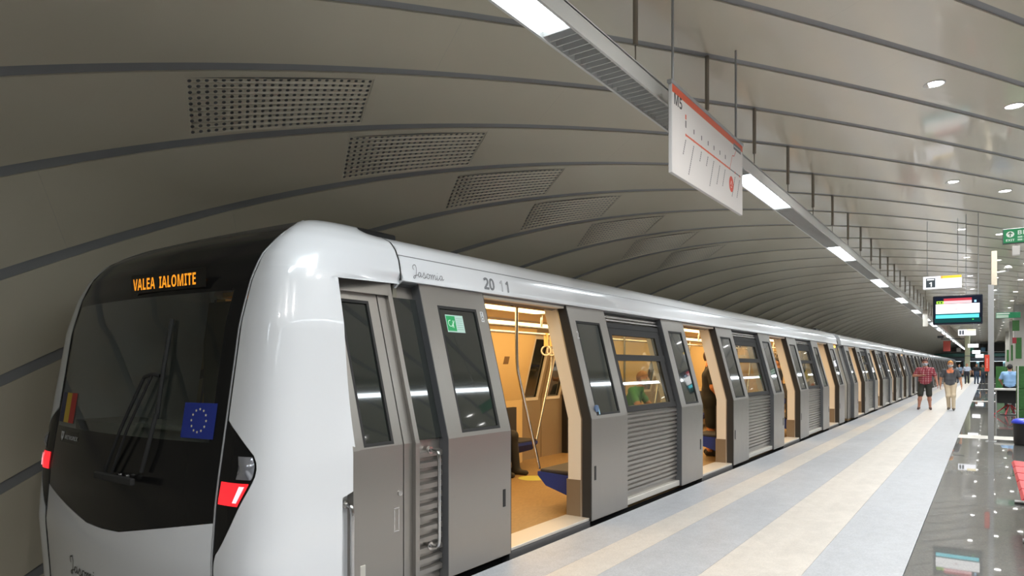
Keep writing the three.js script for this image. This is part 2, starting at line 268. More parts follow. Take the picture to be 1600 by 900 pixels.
  for (const [o, n] of opens.slice(0, cab ? 3 : 2).map((v) => [v, 4])) for (let k = 0; k < n; k++) { const s = o + OPEN + 2.2 + k * 0.15; const st = mesh('hand_strap', [box(-0.445, -0.395, 1.82, 2.0, s - 0.02, s + 0.02)], std(lin(0.75, 0.5, 0.2), 0.5), car); mesh('strap_ring', new THREE.TorusGeometry(0.065, 0.011, 6, 14).rotateY(0.5).translate(-0.42, 1.755, -s), M.liningWhite, st); }
  segs.forEach(([a, b], i) => {
    if (i === 0 || i === 4) return;
    for (const g of [1, -1]) {
      const x0 = g * side(0.45, 0.26), x1 = g * (side(0.45, 0.26) - 0.44), s0 = a + 0.12, s1 = b - (g < 0 ? 0.6 : 0.12), st = new THREE.Group(); st.name = 'bench'; car.add(st);
      mesh('seat_base', prism([[x0, 0.20], [x1 + g * 0.10, 0.30], [x1, 0.40], [x1, 0.44], [x0, 0.42]], s0, s1), M.seatBlue, st);
      const n = 5; for (let k = 0; k < n; k++) mesh('seat_cushion', rbox(Math.min(x0, x1) + 0.02, Math.max(x0, x1) - 0.01, 0.425, 0.47, lerp(s0, s1, k / n) + 0.01, lerp(s0, s1, (k + 1) / n) - 0.01, 0.018), M.seatDark, st);
      mesh('seat_back', prism([[x0, 0.46], [x0 - g * 0.06, 0.46], [g * (side(0.95, 0.32)), 0.92], [g * side(0.95, 0.26), 0.92]], s0, s1), M.seatDark, st);
      for (const [s, q] of [[s0 + 0.05, -1], [s1 - 0.05, 1]]) mesh('grab_pole', tube([[g * 0.78, 2.16, s + q * 0.42], [g * 0.78, 1.75, s + q * 0.42], [g * 0.78, 1.5, s + q * 0.40], [g * 0.78, 1.0, s + q * 0.21], [g * 0.78, 0.46, s]], 0.017), M.chrome, st);
    }
  });
  for (const s of [opens[0] + 0.675, opens[1] + 0.675, opens[2] + 0.675, opens[3] + 0.675]) mesh('centre_pole', rod([0, 0.05, s], [0, 2.16, s], 0.018), M.chrome, car);
  // ends and bellows
  const endWall = (s) => [prism([[-1.3, 0.05], [-0.62, 0.05], [-0.62, 2.05], [-1.15, 2.05]], s, s + 0.06), prism([[1.3, 0.05], [0.62, 0.05], [0.62, 2.05], [1.15, 2.05]], s, s + 0.06), box(-0.9, 0.9, 1.98, 2.16, s, s + 0.06)];
  mesh('end_wall', [...endWall(B - 0.07), ...(cab ? [] : endWall(A + 0.01))], M.lining, car);
  mesh('gangway', [0, 1, 2, 3, 4, 5].map((k) => { const s = B + 0.02 + k * 0.1; return prism([[1.28, -0.2], [1.28, 1.0], [1.02, 2.2], [0.7, 2.36], [-0.7, 2.36], [-1.02, 2.2], [-1.28, 1.0], [-1.28, -0.2], [-1.12, -0.2], [-1.12, 1.0], [-0.86, 2.05], [-0.6, 2.2], [0.6, 2.2], [0.86, 2.05], [1.12, 1.0], [1.12, -0.2]], s, s + 0.07); }), M.rubber, car);
  mesh('gangway_plate', box(-1.0, 1.0, -0.02, 0.05, B, B + 0.62), M.kick, car);
  mesh('roof_unit', rbox(-0.5, 0.48, 2.54, 2.665, 3.55, 4.15, 0.02), M.black, car); mesh('roof_unit', rbox(-0.7, 0.5, 2.53, 2.6, 12.3, 15.2, 0.03), M.black, car);
  // door status lamp on the end of each side
  mesh('side_lamp', rbox(side(2.08, 0.09), side(2.08, 0.02), 2.05, 2.10, B - 0.16, B - 0.08, 0.008), new THREE.MeshStandardMaterial({ color: 0x000000, emissive: lin(1, 0.45, 0.05), emissiveIntensity: 4 }), car);
  return car;
}
const car0 = makeCar(true);
car0.userData.label = 'nearest white and steel metro car with the dark windscreen and destination display';

// ---- cab end of the nearest car (s here is the same as in the world)
const seamS = (y) => table([[-0.9, 2.15], [0, 2.12], [0.4, 2.09], [0.8, 2.12], [1.2, 2.18], [1.8, 2.27], [2.05, 2.34], [2.2, 2.41], [2.32, 2.51], [2.41, 2.64], [2.48, 2.77], [2.53, 2.93], [2.56, 3.08], [2.575, 3.2]], y);
const frontW = (y) => table([[-0.9, 1.43], [0.5, 1.47], [1.0, 1.475], [1.8, 1.42], [2.1, 1.36], [2.25, 1.295], [2.36, 1.225], [2.44, 1.14], [2.50, 1.04], [2.54, 0.92], [2.56, 0.75], [2.575, 0.5]], y);
const carW = (y) => (y < 2.14 ? side(y) : table([[2.14, 1.2], [2.2, 1.222], [2.29, 1.205], [2.37, 1.17], [2.43, 1.12], [2.475, 1.03], [2.505, 0.9], [2.535, 0.7], [2.575, 0.42]], y));
const CORNER = 0.34;
const seamX = (y) => Math.min(1.10, frontW(y) * 0.9);
function cabFront(a, y, off = 0) { const xs = seamX(y), t = Math.abs(a); return [a * xs, y, seamS(y) - 0.10 * (1 - t * t) * smooth(2.58, 2.3, y) - off]; }                      // |a| <= 1
function cabSide(g, q, y, off = 0) {                        // q 0..1 round the corner, 1..2 along the side to the back edge of the fairing
  const ss = seamS(y), c = Math.min(CORNER, 3.4 - ss), xs = seamX(y), wf = frontW(y);
  if (q < 1) { const f = q * Math.PI / 2, sn = Math.sin(f) ** 0.7, cs = Math.cos(f) ** 0.7; return [g * (xs + (wf - xs) * sn + off * Math.sin(f)), y, ss + c * (1 - cs) - off * Math.cos(f)]; }
  const e = g > 0 ? cabEnd(y) : 3.45, sv = lerp(ss + c, e, q - 1);
  return [g * (lerp(wf, carW(y), smooth(ss + c, lerp(3.05, 3.45, smooth(1.0, 2.15, y)), sv)) + off), y, sv];
}
const maskLow = (a) => table([[0, 0.505], [0.2, 0.512], [1, 0.665]], Math.abs(a));
const MASKTOP = 2.40, GL0 = 1.10, GL1 = 1.99, GA = 0.955;
const cabShell = car0;
mesh('front_panel', grid(40, 24, (u, v) => { const a = lerp(-0.995, 0.995, u); return cabFront(a, lerp(-0.85, maskLow(a) - 0.004, v)); }), M.white, cabShell);
const maskPart = (a0, a1, f0, f1, nu, nv) => grid(nu, nv, (u, v) => { const a = lerp(a0, a1, u); return cabFront(a, lerp(f0(a), f1(a), v)); });
mesh('front_mask', [maskPart(-0.995, 0.995, maskLow, () => GL0, 40, 12), maskPart(-0.995, 0.995, () => GL1, () => MASKTOP, 40, 14), maskPart(-0.995, -GA, () => GL0, () => GL1, 2, 20), maskPart(GA - 0.06, 0.995, () => GL0, () => GL1, 3, 20)], M.mask, cabShell);
mesh('windscreen', maskPart(-GA, GA - 0.06, () => GL0, () => GL1, 40, 20), M.screenGlass, cabShell);
mesh('roof_fairing', [grid(40, 12, (u, v) => cabFront(lerp(-1, 1, u), lerp(MASKTOP + 0.004, 2.575, v), -0.002)), grid(8, 2, (u, v) => [lerp(-0.5, 0.5, u) * 1.0, 2.575, lerp(3.15, 3.5, v)])], std(lin(0.02, 0.02, 0.02), 0.3), cabShell);
const bump = (y) => table([[0.48, 0], [0.6, 0.10], [0.75, 0.23], [0.88, 0.36], [0.94, 0.405], [0.99, 0.41], [1.04, 0.37], [1.12, 0.20], [1.22, 0]], y);
const cabEnd = (y) => (y > 2.115 ? 3.45 : y < 0.76 ? 2.70 : 2.80 - (y > 1.02 ? 0.03 * (y - 1.02) : 0));
for (const g of [1, -1]) {
  mesh('side_fairing', [grid(40, 80, (u, v) => { const y = lerp(-0.85, 2.125, v), b = bump(y) + 0.01; return cabSide(g, lerp(b, 2, u), y); }), grid(40, 22, (u, v) => { const y = lerp(2.125, 2.575, v); return cabSide(g, lerp(0.01, 2, u), y); })], M.white, cabShell);
  const cl = mesh('lamp_cluster', grid(8, 30, (u, v) => { const y = lerp(0.48, 1.23, v); return cabSide(g, bump(y) * u, y, -0.002); }), M.mask, cabShell);
  mesh('tail_lamp', grid(8, 8, (u, v) => { const y = lerp(0.77, 0.895, v), b = bump(y); return cabSide(g, b * lerp(0.05, 0.93, u), y, 0.006 * Math.sin(Math.PI * u) * Math.sin(Math.PI * v) + 0.002); }), new THREE.MeshPhysicalMaterial({ color: lin(0.5, 0.01, 0.01), roughness: 0.15, emissive: lin(1, 0.02, 0.03), emissiveIntensity: 0.8 }), cl);
  mesh('lamp_strip', grid(4, 6, (u, v) => { const y = lerp(0.79, 0.88, v), b = bump(y); return cabSide(g, b * lerp(0.66, 0.84, u), y, 0.010); }), new THREE.MeshPhysicalMaterial({ color: lin(0.6, 0.1, 0.1), roughness: 0.15, emissive: lin(1, 0.35, 0.38), emissiveIntensity: 1.6 }), cl);
  mesh('head_lamp', grid(10, 10, (u, v) => { const y = lerp(0.915, 1.04, v), b = bump(y), e = Math.sin(Math.PI * u) * Math.sin(Math.PI * v); return cabSide(g, b * lerp(0.45, 0.95, u), y, 0.02 * e + 0.001); }), std(lin(0.35, 0.36, 0.4), 0.08, { metalness: 0.6, clearcoat: 1 }), cl);
  mesh('seam_trim', tube(Array.from({ length: 24 }, (_, i) => { const y = lerp(-0.85, 2.5, i / 23), p = cabFront(g, y); return [p[0], y, p[2] - 0.001]; }), g > 0 ? 0.006 : 0.003, 6, 60), g > 0 ? M.galv : M.rubber, cabShell);
}
mesh('cab_floor', box(-1.38, 1.38, -0.02, 0.05, 2.3, 3.5), M.kick, cabShell);
mesh('cab_joint', grid(2, 40, (u, v) => { const i = v * (roofLine.length - 1), k = Math.min(roofLine.length - 2, Math.floor(i)), t = i - k; return [lerp(roofLine[k][0], roofLine[k + 1][0], t) + 0.001, lerp(roofLine[k][1], roofLine[k + 1][1], t) + 0.001, lerp(3.44, 3.455, u)]; }), M.rubber, cabShell);
// inside the cab: desk, rear wall with door
mesh('driver_desk', [prism([[-1.25, 0.6], [1.2, 0.6], [1.2, 1.12], [-1.25, 1.12]], 2.35, 2.75), box(-0.2, 1.15, 1.12, 1.15, 2.3, 2.6)], std(lin(0.30, 0.31, 0.30), 0.5), cabShell);
const rear = mesh('cab_rear_wall', box(-1.3, 1.15, 0.05, 2.12, 3.44, 3.48), std(lin(0.26, 0.25, 0.2), 0.6), cabShell);
mesh('cab_door_frame', [box(-0.45, -0.37, 0.1, 1.95, 3.40, 3.44), box(0.37, 0.45, 0.1, 1.95, 3.40, 3.44), box(-0.45, 0.45, 1.88, 1.95, 3.40, 3.44)], M.liningWhite, rear);
mesh('cab_door_window', box(-0.26, 0.26, 1.25, 1.8, 3.41, 3.44), M.darkGlass, rear);
mesh('cab_pillar', rod([0.62, 1.1, 3.1], [0.62, 2.1, 3.1], 0.03), M.liningWhite, rear);

// cab door, post, short ribbed bay with hand rails
{
  const s0 = 2.84, s1 = 3.235;
  const d = mesh('cab_door', [strip(-0.1, 1.04, 0.035, 0.08, s0 - 0.02, s1), strip(1.97, 2.03, 0.035, 0.08, s0 + 0.02, s1), strip(1.04, 1.97, 0.035, 0.08, s0, s0 + 0.065), strip(1.04, 1.97, 0.035, 0.08, s1 - 0.09, s1)], M.steel, car0);
  mesh('window_gasket', windowFrame(1.03, 1.98, s0 + 0.055, s1 - 0.08, 0.02, 0.034, 0.08), M.rubber, d);
  mesh('window_pane', strip(1.05, 1.96, 0.045, 0.06, s0 + 0.07, s1 - 0.095), M.darkGlass, d);
  mesh('door_handle', [...[0, 1].map((k) => rbox(side(0.5, 0.032), side(0.5, 0.042), 0.46, 0.60, s1 - 0.085 + k * 0.04, s1 - 0.075 + k * 0.04, 0.003)), rbox(side(0.5, 0.032), side(0.5, 0.042), 0.6, 0.612, s1 - 0.085, s1 - 0.035, 0.003), rbox(side(0.5, 0.032), side(0.5, 0.042), 0.45, 0.462, s1 - 0.085, s1 - 0.035, 0.003)], M.chrome, d);
  mesh('door_lock', new THREE.CylinderGeometry(0.018, 0.018, 0.015, 14).rotateZ(Math.PI / 2).translate(side(0.7, 0.03), 0.70, -(s1 - 0.035)), M.chrome, d);
  mesh('cab_door_head', [strip(2.03, 2.12, 0.0, 0.06, s0 + 0.03, s1 + 0.1)], M.steel, car0);
  mesh('cab_door_jamb', [strip(-0.1, 2.12, 0.005, 0.06, s0 - 0.06, s0 - 0.005)], M.steel, car0);
  mesh('door_post', [strip(-0.1, 2.14, 0.03, 0.09, s1 + 0.005, s1 + 0.085), strip(-0.1, 2.14, 0.0, 0.09, s1 + 0.085, s1 + 0.125)], M.steel, car0);
  mesh('side_wall', strip(-0.05, 2.14, 0.09, 0.11, s1, 3.7), M.steelDark, car0);
  mesh('quarter_pane', strip(1.03, 2.03, 0.06, 0.09, s1 + 0.125, 3.66), M.darkGlass, car0);
  const sl = prism([[side(0, 0.09), 0], [side(0, 0.055), 0.012], [side(0, 0.055), 0.045], [side(0, 0.09), 0.057]], s1 + 0.125, 3.655);
  for (let k = 0; k < 12; k++) mesh('slat', sl, M.steel, car0).position.y = 0.08 + k * 0.074;
  const rail = (s, y0, y1, x) => tube([[x - 0.06, y0, s], [x, y0 + 0.01, s], [x + 0.012, y0 + 0.06, s], [x + 0.012, (y0 + y1) / 2, s], [x + 0.012, y1 - 0.06, s], [x, y1 - 0.01, s], [x - 0.06, y1, s]], 0.013, 10, 60);
  const r1 = mesh('hand_rail', rail(3.52, 0.28, 0.95, side(0.5, -0.02)), M.chrome, car0);
  mesh('rail_foot', [0.28, 0.95].map((y) => new THREE.CylinderGeometry(0.026, 0.026, 0.02, 14).rotateZ(Math.PI / 2).translate(side(0.5, 0.055), y, -3.52)), M.chrome, r1);
  const r2 = mesh('hand_rail', rail(2.755, 0.18, 0.70, side(0.5, 0.0)), M.chrome, car0);
  mesh('rail_foot', [0.18, 0.70].map((y) => new THREE.CylinderGeometry(0.026, 0.026, 0.02, 14).rotateZ(Math.PI / 2).translate(side(0.5, 0.05), y, -2.755)), M.chrome, r2);
  mesh('rail_recess', box(side(0.5, 0.09), side(0.5, 0.06), -0.1, 0.78, 2.62, 2.82), M.white, car0);
  mesh('step_recess', rbox(side(0, 0.045), side(0, 0.028), 0.16, 0.30, 2.85, 2.90, 0.004), M.sill, d);
  mesh('step_plate', rbox(1.38, 1.49, -0.1, 0.02, s1 + 0.1, 3.68, 0.01), M.sill, car0);
}

// following cars
const car1 = makeCar(false); const cars = [car0, car1];
for (let i = 2; i < 6; i++) { const c = car1.clone(); c.name = numbered('metro_car'); scene.add(c); cars.push(c); }
const order = ['nearest', 'second', 'third', 'fourth', 'fifth', 'sixth and last'];
cars.forEach((c, i) => { if (!i) return; c.position.z = -18.06 * i; c.userData = { label: `${order[i]} car of the white and steel metro train, counted from its dark windscreen`, category: 'train car', group: 'cars of the standing train' }; });
car0.userData.group = 'cars of the standing train';

// ------------------------------------------------------------------ hanging light channel
for (const [x, label] of [[-2.32, 'long white suspended lighting channel hung on rods above the platform edge'], [VX, 'unbroken lighting channel along the crown of the vault, mirrored in the train windows']]) {
  const near = x < 0, y0 = near ? 3.74 : 4.6, y1 = y0 + 0.12, w = 0.13, s0 = -6, s1 = 112;
  const t = thing('light_channel', label, 'light fixture', x, 0, 0);
  mesh('housing', [box(-w, -w + 0.02, y0, y1, s0, s1), box(w - 0.02, w, y0 - 0.0, y1 + 0.01, s0, s1), box(-w, w, y1, y1 + 0.02, s0, s1)], M.whiteMetal, t);
  mesh('reflector', [box(-w + 0.02, w - 0.02, y1 - 0.02, y1, s0, s1)], std(lin(0.35, 0.36, 0.38), 0.3, { metalness: 0.7 }), t);
  const lit = near ? [-3.9, 1.9] : []; for (let s = near ? 8 : -6; s < 108; s += near ? 5.75 : 6) lit.push(s);
  const blade = box(-w + 0.02, w - 0.02, y0 + 0.01, y1 - 0.03, -0.004, 0.004), farBlades = [];
  lit.forEach((a, i) => {
    const L = near ? 1.85 : 5.9;
    mesh('lamp_panel', box(-w + 0.025, w - 0.025, y0 + 0.015, y0 + 0.03, a, a + L), M.tube, t);
    const R = new THREE.RectAreaLight(lin(0.86, 0.95, 1), near ? POWER.tube : POWER.mid, 0.2, L); R.position.set(0, y0 - 0.005, -(a + L / 2)); R.rotation.x = -Math.PI / 2; R.castShadow = true; t.add(R);
    const next = lit[i + 1] ?? 112;
    for (let s = a + L + 0.06; s < next - 0.05; s += 0.085) { if (!near) continue; if (s > 3 && s < 16) mesh('louvre_blade', blade, M.whiteMetal, t).position.z = -s; else if (s < 40) farBlades.push(blade.clone().translate(0, 0, -s)); }
  });
  if (near) mesh('louvre_blades', farBlades, M.whiteMetal, t).userData.kind = 'stuff';
  for (let n = -3; n < 60; n++) { const s = VS + n * VP + VK * (near ? 6.97 : ARC / 2); if (s < 1 || s > 110) continue; mesh('hanger_rod', near ? [rod([0, y1 + 0.28, s], [0, 4.69, s], 0.022), rod([0, y1, s], [0, y1 + 0.3, s], 0.006, 6)] : [rod([0, y1, s], [0, 4.905, s], 0.022)], M.rod, t); }
}

// ------------------------------------------------------------------ ceiling downlights
{
  const nth = 'first second third fourth fifth sixth seventh eighth ninth tenth eleventh twelfth thirteenth fourteenth fifteenth sixteenth seventeenth eighteenth nineteenth twentieth'.split(' '), rows = []; for (let n = -7.5; n < 60; n += 3) rows.push(n);
  for (const n of rows) for (let k = 0; k < 6; k++) {
    const arc = k < 3 ? 8.8 + 0.79 * k : ARC - (8.8 + 0.79 * (k - 3)), s = VS + n * VP + VK * arc; if (s < -7 || s > 110) continue;
    const p = vault(arc, 0);
    const row = Math.round((n - 1.5) / 3), label = row < 0 ? 'round ceiling downlight behind the viewpoint, out of the picture' : `round ceiling downlight, ${nth[k < 3 ? k : 8 - k]} from the train in the ${nth[row] ?? 'last'} row of downlights`;
    const d = thing('downlight', label, 'downlight', p[0], p[1], s, 'recessed ceiling downlights');
    mesh('rim', new THREE.TorusGeometry(0.105, 0.012, 6, 24).rotateX(Math.PI / 2), M.whiteMetal, d);
    mesh('diffuser', new THREE.CylinderGeometry(0.1, 0.1, 0.012, 24).translate(0, 0.002, 0), M.lampWhite, d);
    { const L = new THREE.SpotLight(lin(1, 0.98, 0.95), POWER.down, 0, 1.25, 0.9, 2); L.position.set(0, -0.03, 0); L.target.position.set(0, -3, 0); L.castShadow = true; L.shadow.radius = 4; d.add(L, L.target); }
  }
}

// ------------------------------------------------------------------ writing, stickers and wiper on the nearest car
const patch = (a0, a1, y0, y1, off = 0.004) => grid(10, 6, (u, v) => cabFront(lerp(a0, a1, u), lerp(y0, y1, v), off));
const decal = (tex, o = {}) => new THREE.MeshStandardMaterial({ map: tex, transparent: true, roughness: 0.4, ...o });
function script(g, w, h, color, lw) {                       // the word Iasomia as one flowing pen line
  g.clearRect(0, 0, w, h); g.strokeStyle = color; g.lineWidth = lw; g.lineCap = g.lineJoin = 'round'; g.setTransform(w / 300, 0, 0, h / 100, 0, 0);
  g.beginPath(); g.moveTo(22, 40); g.bezierCurveTo(8, 30, 18, 8, 38, 12); g.bezierCurveTo(52, 18, 40, 60, 28, 84); g.bezierCurveTo(22, 94, 10, 90, 16, 80); g.bezierCurveTo(24, 70, 40, 72, 56, 66); g.stroke();
  const a = (x) => { g.beginPath(); g.moveTo(x + 24, 54); g.bezierCurveTo(x + 8, 46, x - 2, 62, x + 4, 74); g.bezierCurveTo(x + 10, 84, x + 22, 72, x + 25, 56); g.bezierCurveTo(x + 22, 72, x + 24, 84, x + 38, 70); g.stroke(); };
  a(52); g.beginPath(); g.moveTo(90, 70); g.quadraticCurveTo(100, 60, 104, 48); g.bezierCurveTo(106, 62, 120, 70, 108, 80); g.quadraticCurveTo(98, 84, 96, 76); g.moveTo(110, 79); g.quadraticCurveTo(120, 76, 126, 68); g.stroke();
  g.beginPath(); g.ellipse(138, 66, 12, 14, 0.3, 0, 7); g.moveTo(146, 56); g.quadraticCurveTo(156, 60, 162, 54); g.stroke();
  g.beginPath(); g.moveTo(162, 54); g.quadraticCurveTo(168, 60, 164, 80); g.quadraticCurveTo(172, 50, 180, 54); g.quadraticCurveTo(186, 60, 180, 80); g.quadraticCurveTo(190, 50, 198, 54); g.quadraticCurveTo(204, 62, 200, 76); g.quadraticCurveTo(206, 84, 216, 68); g.stroke();
  g.beginPath(); g.moveTo(220, 54); g.quadraticCurveTo(214, 76, 222, 80); g.quadraticCurveTo(230, 80, 238, 66); g.moveTo(223, 40); g.lineTo(224, 41); g.stroke(); a(240);
}
const pen = canvasTex(600, 200, (g, w, h) => script(g, w, h, '#5d5d62', 3.2)), penDark = canvasTex(600, 200, (g, w, h) => script(g, w, h, '#2a2a2c', 5));
mesh('destination_display', grid(1, 1, (u, v) => [lerp(-0.065, 0.755, u), lerp(2.022, 2.146, v), lerp(2.212, 2.262, u)]), new THREE.MeshStandardMaterial({ color: 0x050505, roughness: 0.3, emissive: 0xffffff, emissiveIntensity: 1.25, emissiveMap: canvasTex(1024, 160, (g, w, h) => { g.fillStyle = '#000'; g.fillRect(0, 0, w, h); g.font = 'bold 132px sans-serif'; g.save(); g.translate(30, 132); g.scale(0.80, 1.0); g.fillStyle = '#ff9a1e'; g.fillText('VALEA  IALOMITE', 0, 0); g.restore(); g.fillStyle = 'rgba(0,0,0,0.55)'; for (let x = 0; x < w; x += 11) g.fillRect(x, 0, 3, h); for (let y = 0; y < h; y += 11) g.fillRect(0, y, w, 3); }) }), cabShell);
mesh('flag_sticker', patch(-0.95, -0.62, 1.13, 1.345), new THREE.MeshStandardMaterial({ roughness: 0.5, map: canvasTex(96, 64, (g, w, h) => { g.fillStyle = '#20264e'; g.fillRect(0, 0, 32, h); g.fillStyle = '#c9a92a'; g.fillRect(32, 0, 32, h); g.fillStyle = '#b3241f'; g.fillRect(64, 0, 32, h); }) }), cabShell);
mesh('flag_sticker', patch(0.675, 0.925, 1.12, 1.325), new THREE.MeshStandardMaterial({ roughness: 0.5, map: canvasTex(256, 192, (g, w, h) => { g.fillStyle = '#1c2f86'; g.fillRect(0, 0, w, h); g.fillStyle = '#e8dfb0'; for (let k = 0; k < 12; k++) { const a = k * Math.PI / 6, cx = w / 2 + 58 * Math.cos(a), cy = h / 2 + 62 * Math.sin(a); g.beginPath(); for (let j = 0; j < 10; j++) { const r = j % 2 ? 4 : 10, b = j * Math.PI / 5 - Math.PI / 2; g.lineTo(cx + r * Math.cos(b), cy + r * Math.sin(b)); } g.fill(); } }) }), cabShell);
mesh('operator_logo', patch(-0.86, -0.48, 0.99, 1.075), decal(canvasTex(256, 72, (g, w, h) => { g.clearRect(0, 0, w, h); g.fillStyle = '#b9bcc0'; g.beginPath(); g.moveTo(14, 8); g.lineTo(64, 8); g.lineTo(58, 44); g.lineTo(39, 66); g.lineTo(20, 44); g.fill(); g.fillStyle = '#222'; g.font = 'bold 26px sans-serif'; g.fillText('M', 27, 38); g.fillStyle = '#b9bcc0'; g.font = 'bold 34px sans-serif'; g.fillText('METROREX', 74, 50, 178); })), cabShell);
mesh('car_name', patch(-0.50, 0.02, 0.10, 0.26), decal(penDark), cabShell);
const onSide = (s0, s1, y0, y1, off) => grid(6, 3, (u, v) => { const y = lerp(y0, y1, v); return [(y > 2.15 ? table(roofLine.map(([x, yy]) => [yy, x]), y) : side(y)) + off, y, lerp(s0, s1, u)]; });
mesh('car_name', onSide(3.56, 3.94, 2.165, 2.295, 0.004), decal(pen), car0);
mesh('car_number', onSide(4.40, 4.80, 2.16, 2.30, 0.004), decal(canvasTex(256, 96, (g, w, h) => { g.clearRect(0, 0, w, h); g.font = '86px sans-serif'; g.strokeStyle = '#77797d'; g.lineWidth = 5; g.strokeText('20', 12, 80); g.strokeText('1', 206, 80); g.strokeStyle = '#a2a4a8'; g.lineWidth = 2.5; g.strokeText('1', 150, 80); })), car0);
{
  const lf = car0.children.filter((c) => c.name === 'door_leaf');
  mesh('info_sticker', onSide(3.90, 4.11, 1.80, 1.935, -0.010), new THREE.MeshStandardMaterial({ roughness: 0.5, map: canvasTex(192, 128, (g, w, h) => { g.fillStyle = '#b9d9cf'; g.fillRect(0, 0, w, h); g.fillStyle = '#14a05a'; g.fillRect(6, 8, 96, 110); g.strokeStyle = '#cfeedd'; g.lineWidth = 6; g.beginPath(); g.arc(44, 62, 22, 0, 5); g.moveTo(74, 40); g.lineTo(74, 96); g.moveTo(90, 40); g.lineTo(60, 92); g.stroke(); g.strokeStyle = '#8fb3aa'; g.lineWidth = 4; for (let y = 24; y < 118; y += 16) { g.beginPath(); g.moveTo(112, y); g.lineTo(180, y); g.stroke(); } }) }), lf[0]);
  mesh('access_sticker', onSide(4.335, 4.375, 1.90, 1.985, 0.002), new THREE.MeshStandardMaterial({ roughness: 0.5, map: canvasTex(64, 128, (g, w, h) => { g.fillStyle = '#d5d7d8'; g.fillRect(0, 0, w, h); g.strokeStyle = '#26303a'; g.lineWidth = 7; g.beginPath(); g.arc(32, 88, 20, 0, 6); g.moveTo(30, 30); g.lineTo(30, 66); g.lineTo(48, 70); g.stroke(); g.beginPath(); g.arc(30, 18, 9, 0, 7); g.fillStyle = '#26303a'; g.fill(); }) }), lf[0]);
  mesh('door_number', onSide(5.86, 5.93, 1.80, 1.92, 0.002), decal(canvasTex(96, 128, (g, w, h) => { g.clearRect(0, 0, w, h); g.font = '110px sans-serif'; g.strokeStyle = '#d8d9da'; g.lineWidth = 5; g.strokeText('2', 16, 110); })), lf[1]);
  mesh('door_button', new THREE.CylinderGeometry(0.035, 0.035, 0.018, 18).rotateZ(Math.PI / 2 ).translate(side(1.12, -0.008), 1.12, -5.92), std(lin(0.10, 0.16, 0.28), 0.3), lf[1]);
  mesh('door_sign', onSide(5.96, 5.985, 1.06, 1.14, 0.002), std(lin(0.25, 0.45, 0.6), 0.4), lf[1]);
}
mesh('wall_notice', strip(1.57, 1.68, 0.23, 0.245, 7.9, 8.02, -1), std(lin(0.22, 0.13, 0.06), 0.5), car0);
mesh('floor_sticker', new THREE.CircleGeometry(0.2, 24).rotateX(-Math.PI / 2).translate(-4.92 - CX, 0.0515, -7.46), std(lin(0.45, 0.42, 0.08), 0.6), car0);
{ // windscreen wiper
  const w = new THREE.Group(); w.name = 'wiper'; cabShell.add(w); const q = (a, y, o = 0.03) => cabFront(a, y, o);
  mesh('wiper_arm', [tube([q(0.04, 0.87), q(0.18, 1.15, 0.05), q(0.34, 1.47, 0.05)], 0.011, 6), tube([q(0.12, 0.87), q(0.25, 1.15, 0.05), q(0.41, 1.48, 0.05)], 0.009, 6)], M.rubber, w);
  mesh('wiper_blade', [tube([q(0.47, 1.83, 0.02), q(0.48, 1.5, 0.03), q(0.47, 1.22, 0.02)], 0.013, 6), tube([q(0.34, 1.47, 0.05), q(0.42, 1.49, 0.05), q(0.475, 1.48, 0.04)], 0.012, 6)], M.rubber, w);
  mesh('wiper_arm', tube([q(0.42, 0.90), q(0.46, 1.05, 0.04), q(0.475, 1.25, 0.03)], 0.014, 6), M.rubber, w);
  mesh('wiper_base', [rbox(CX * 0 + 0.02, 0.50, 0.83, 0.875, 1.94, 1.97, 0.01)], M.rubber, w);
  for (const a of [0.22, 0.3]) { const p = q(a, 0.865, 0.04); mesh('wiper_pivot', new THREE.CylinderGeometry(0.016, 0.016, 0.02, 10).rotateX(Math.PI / 2).translate(p[0], p[1], -p[2]), M.chrome, w); }
}
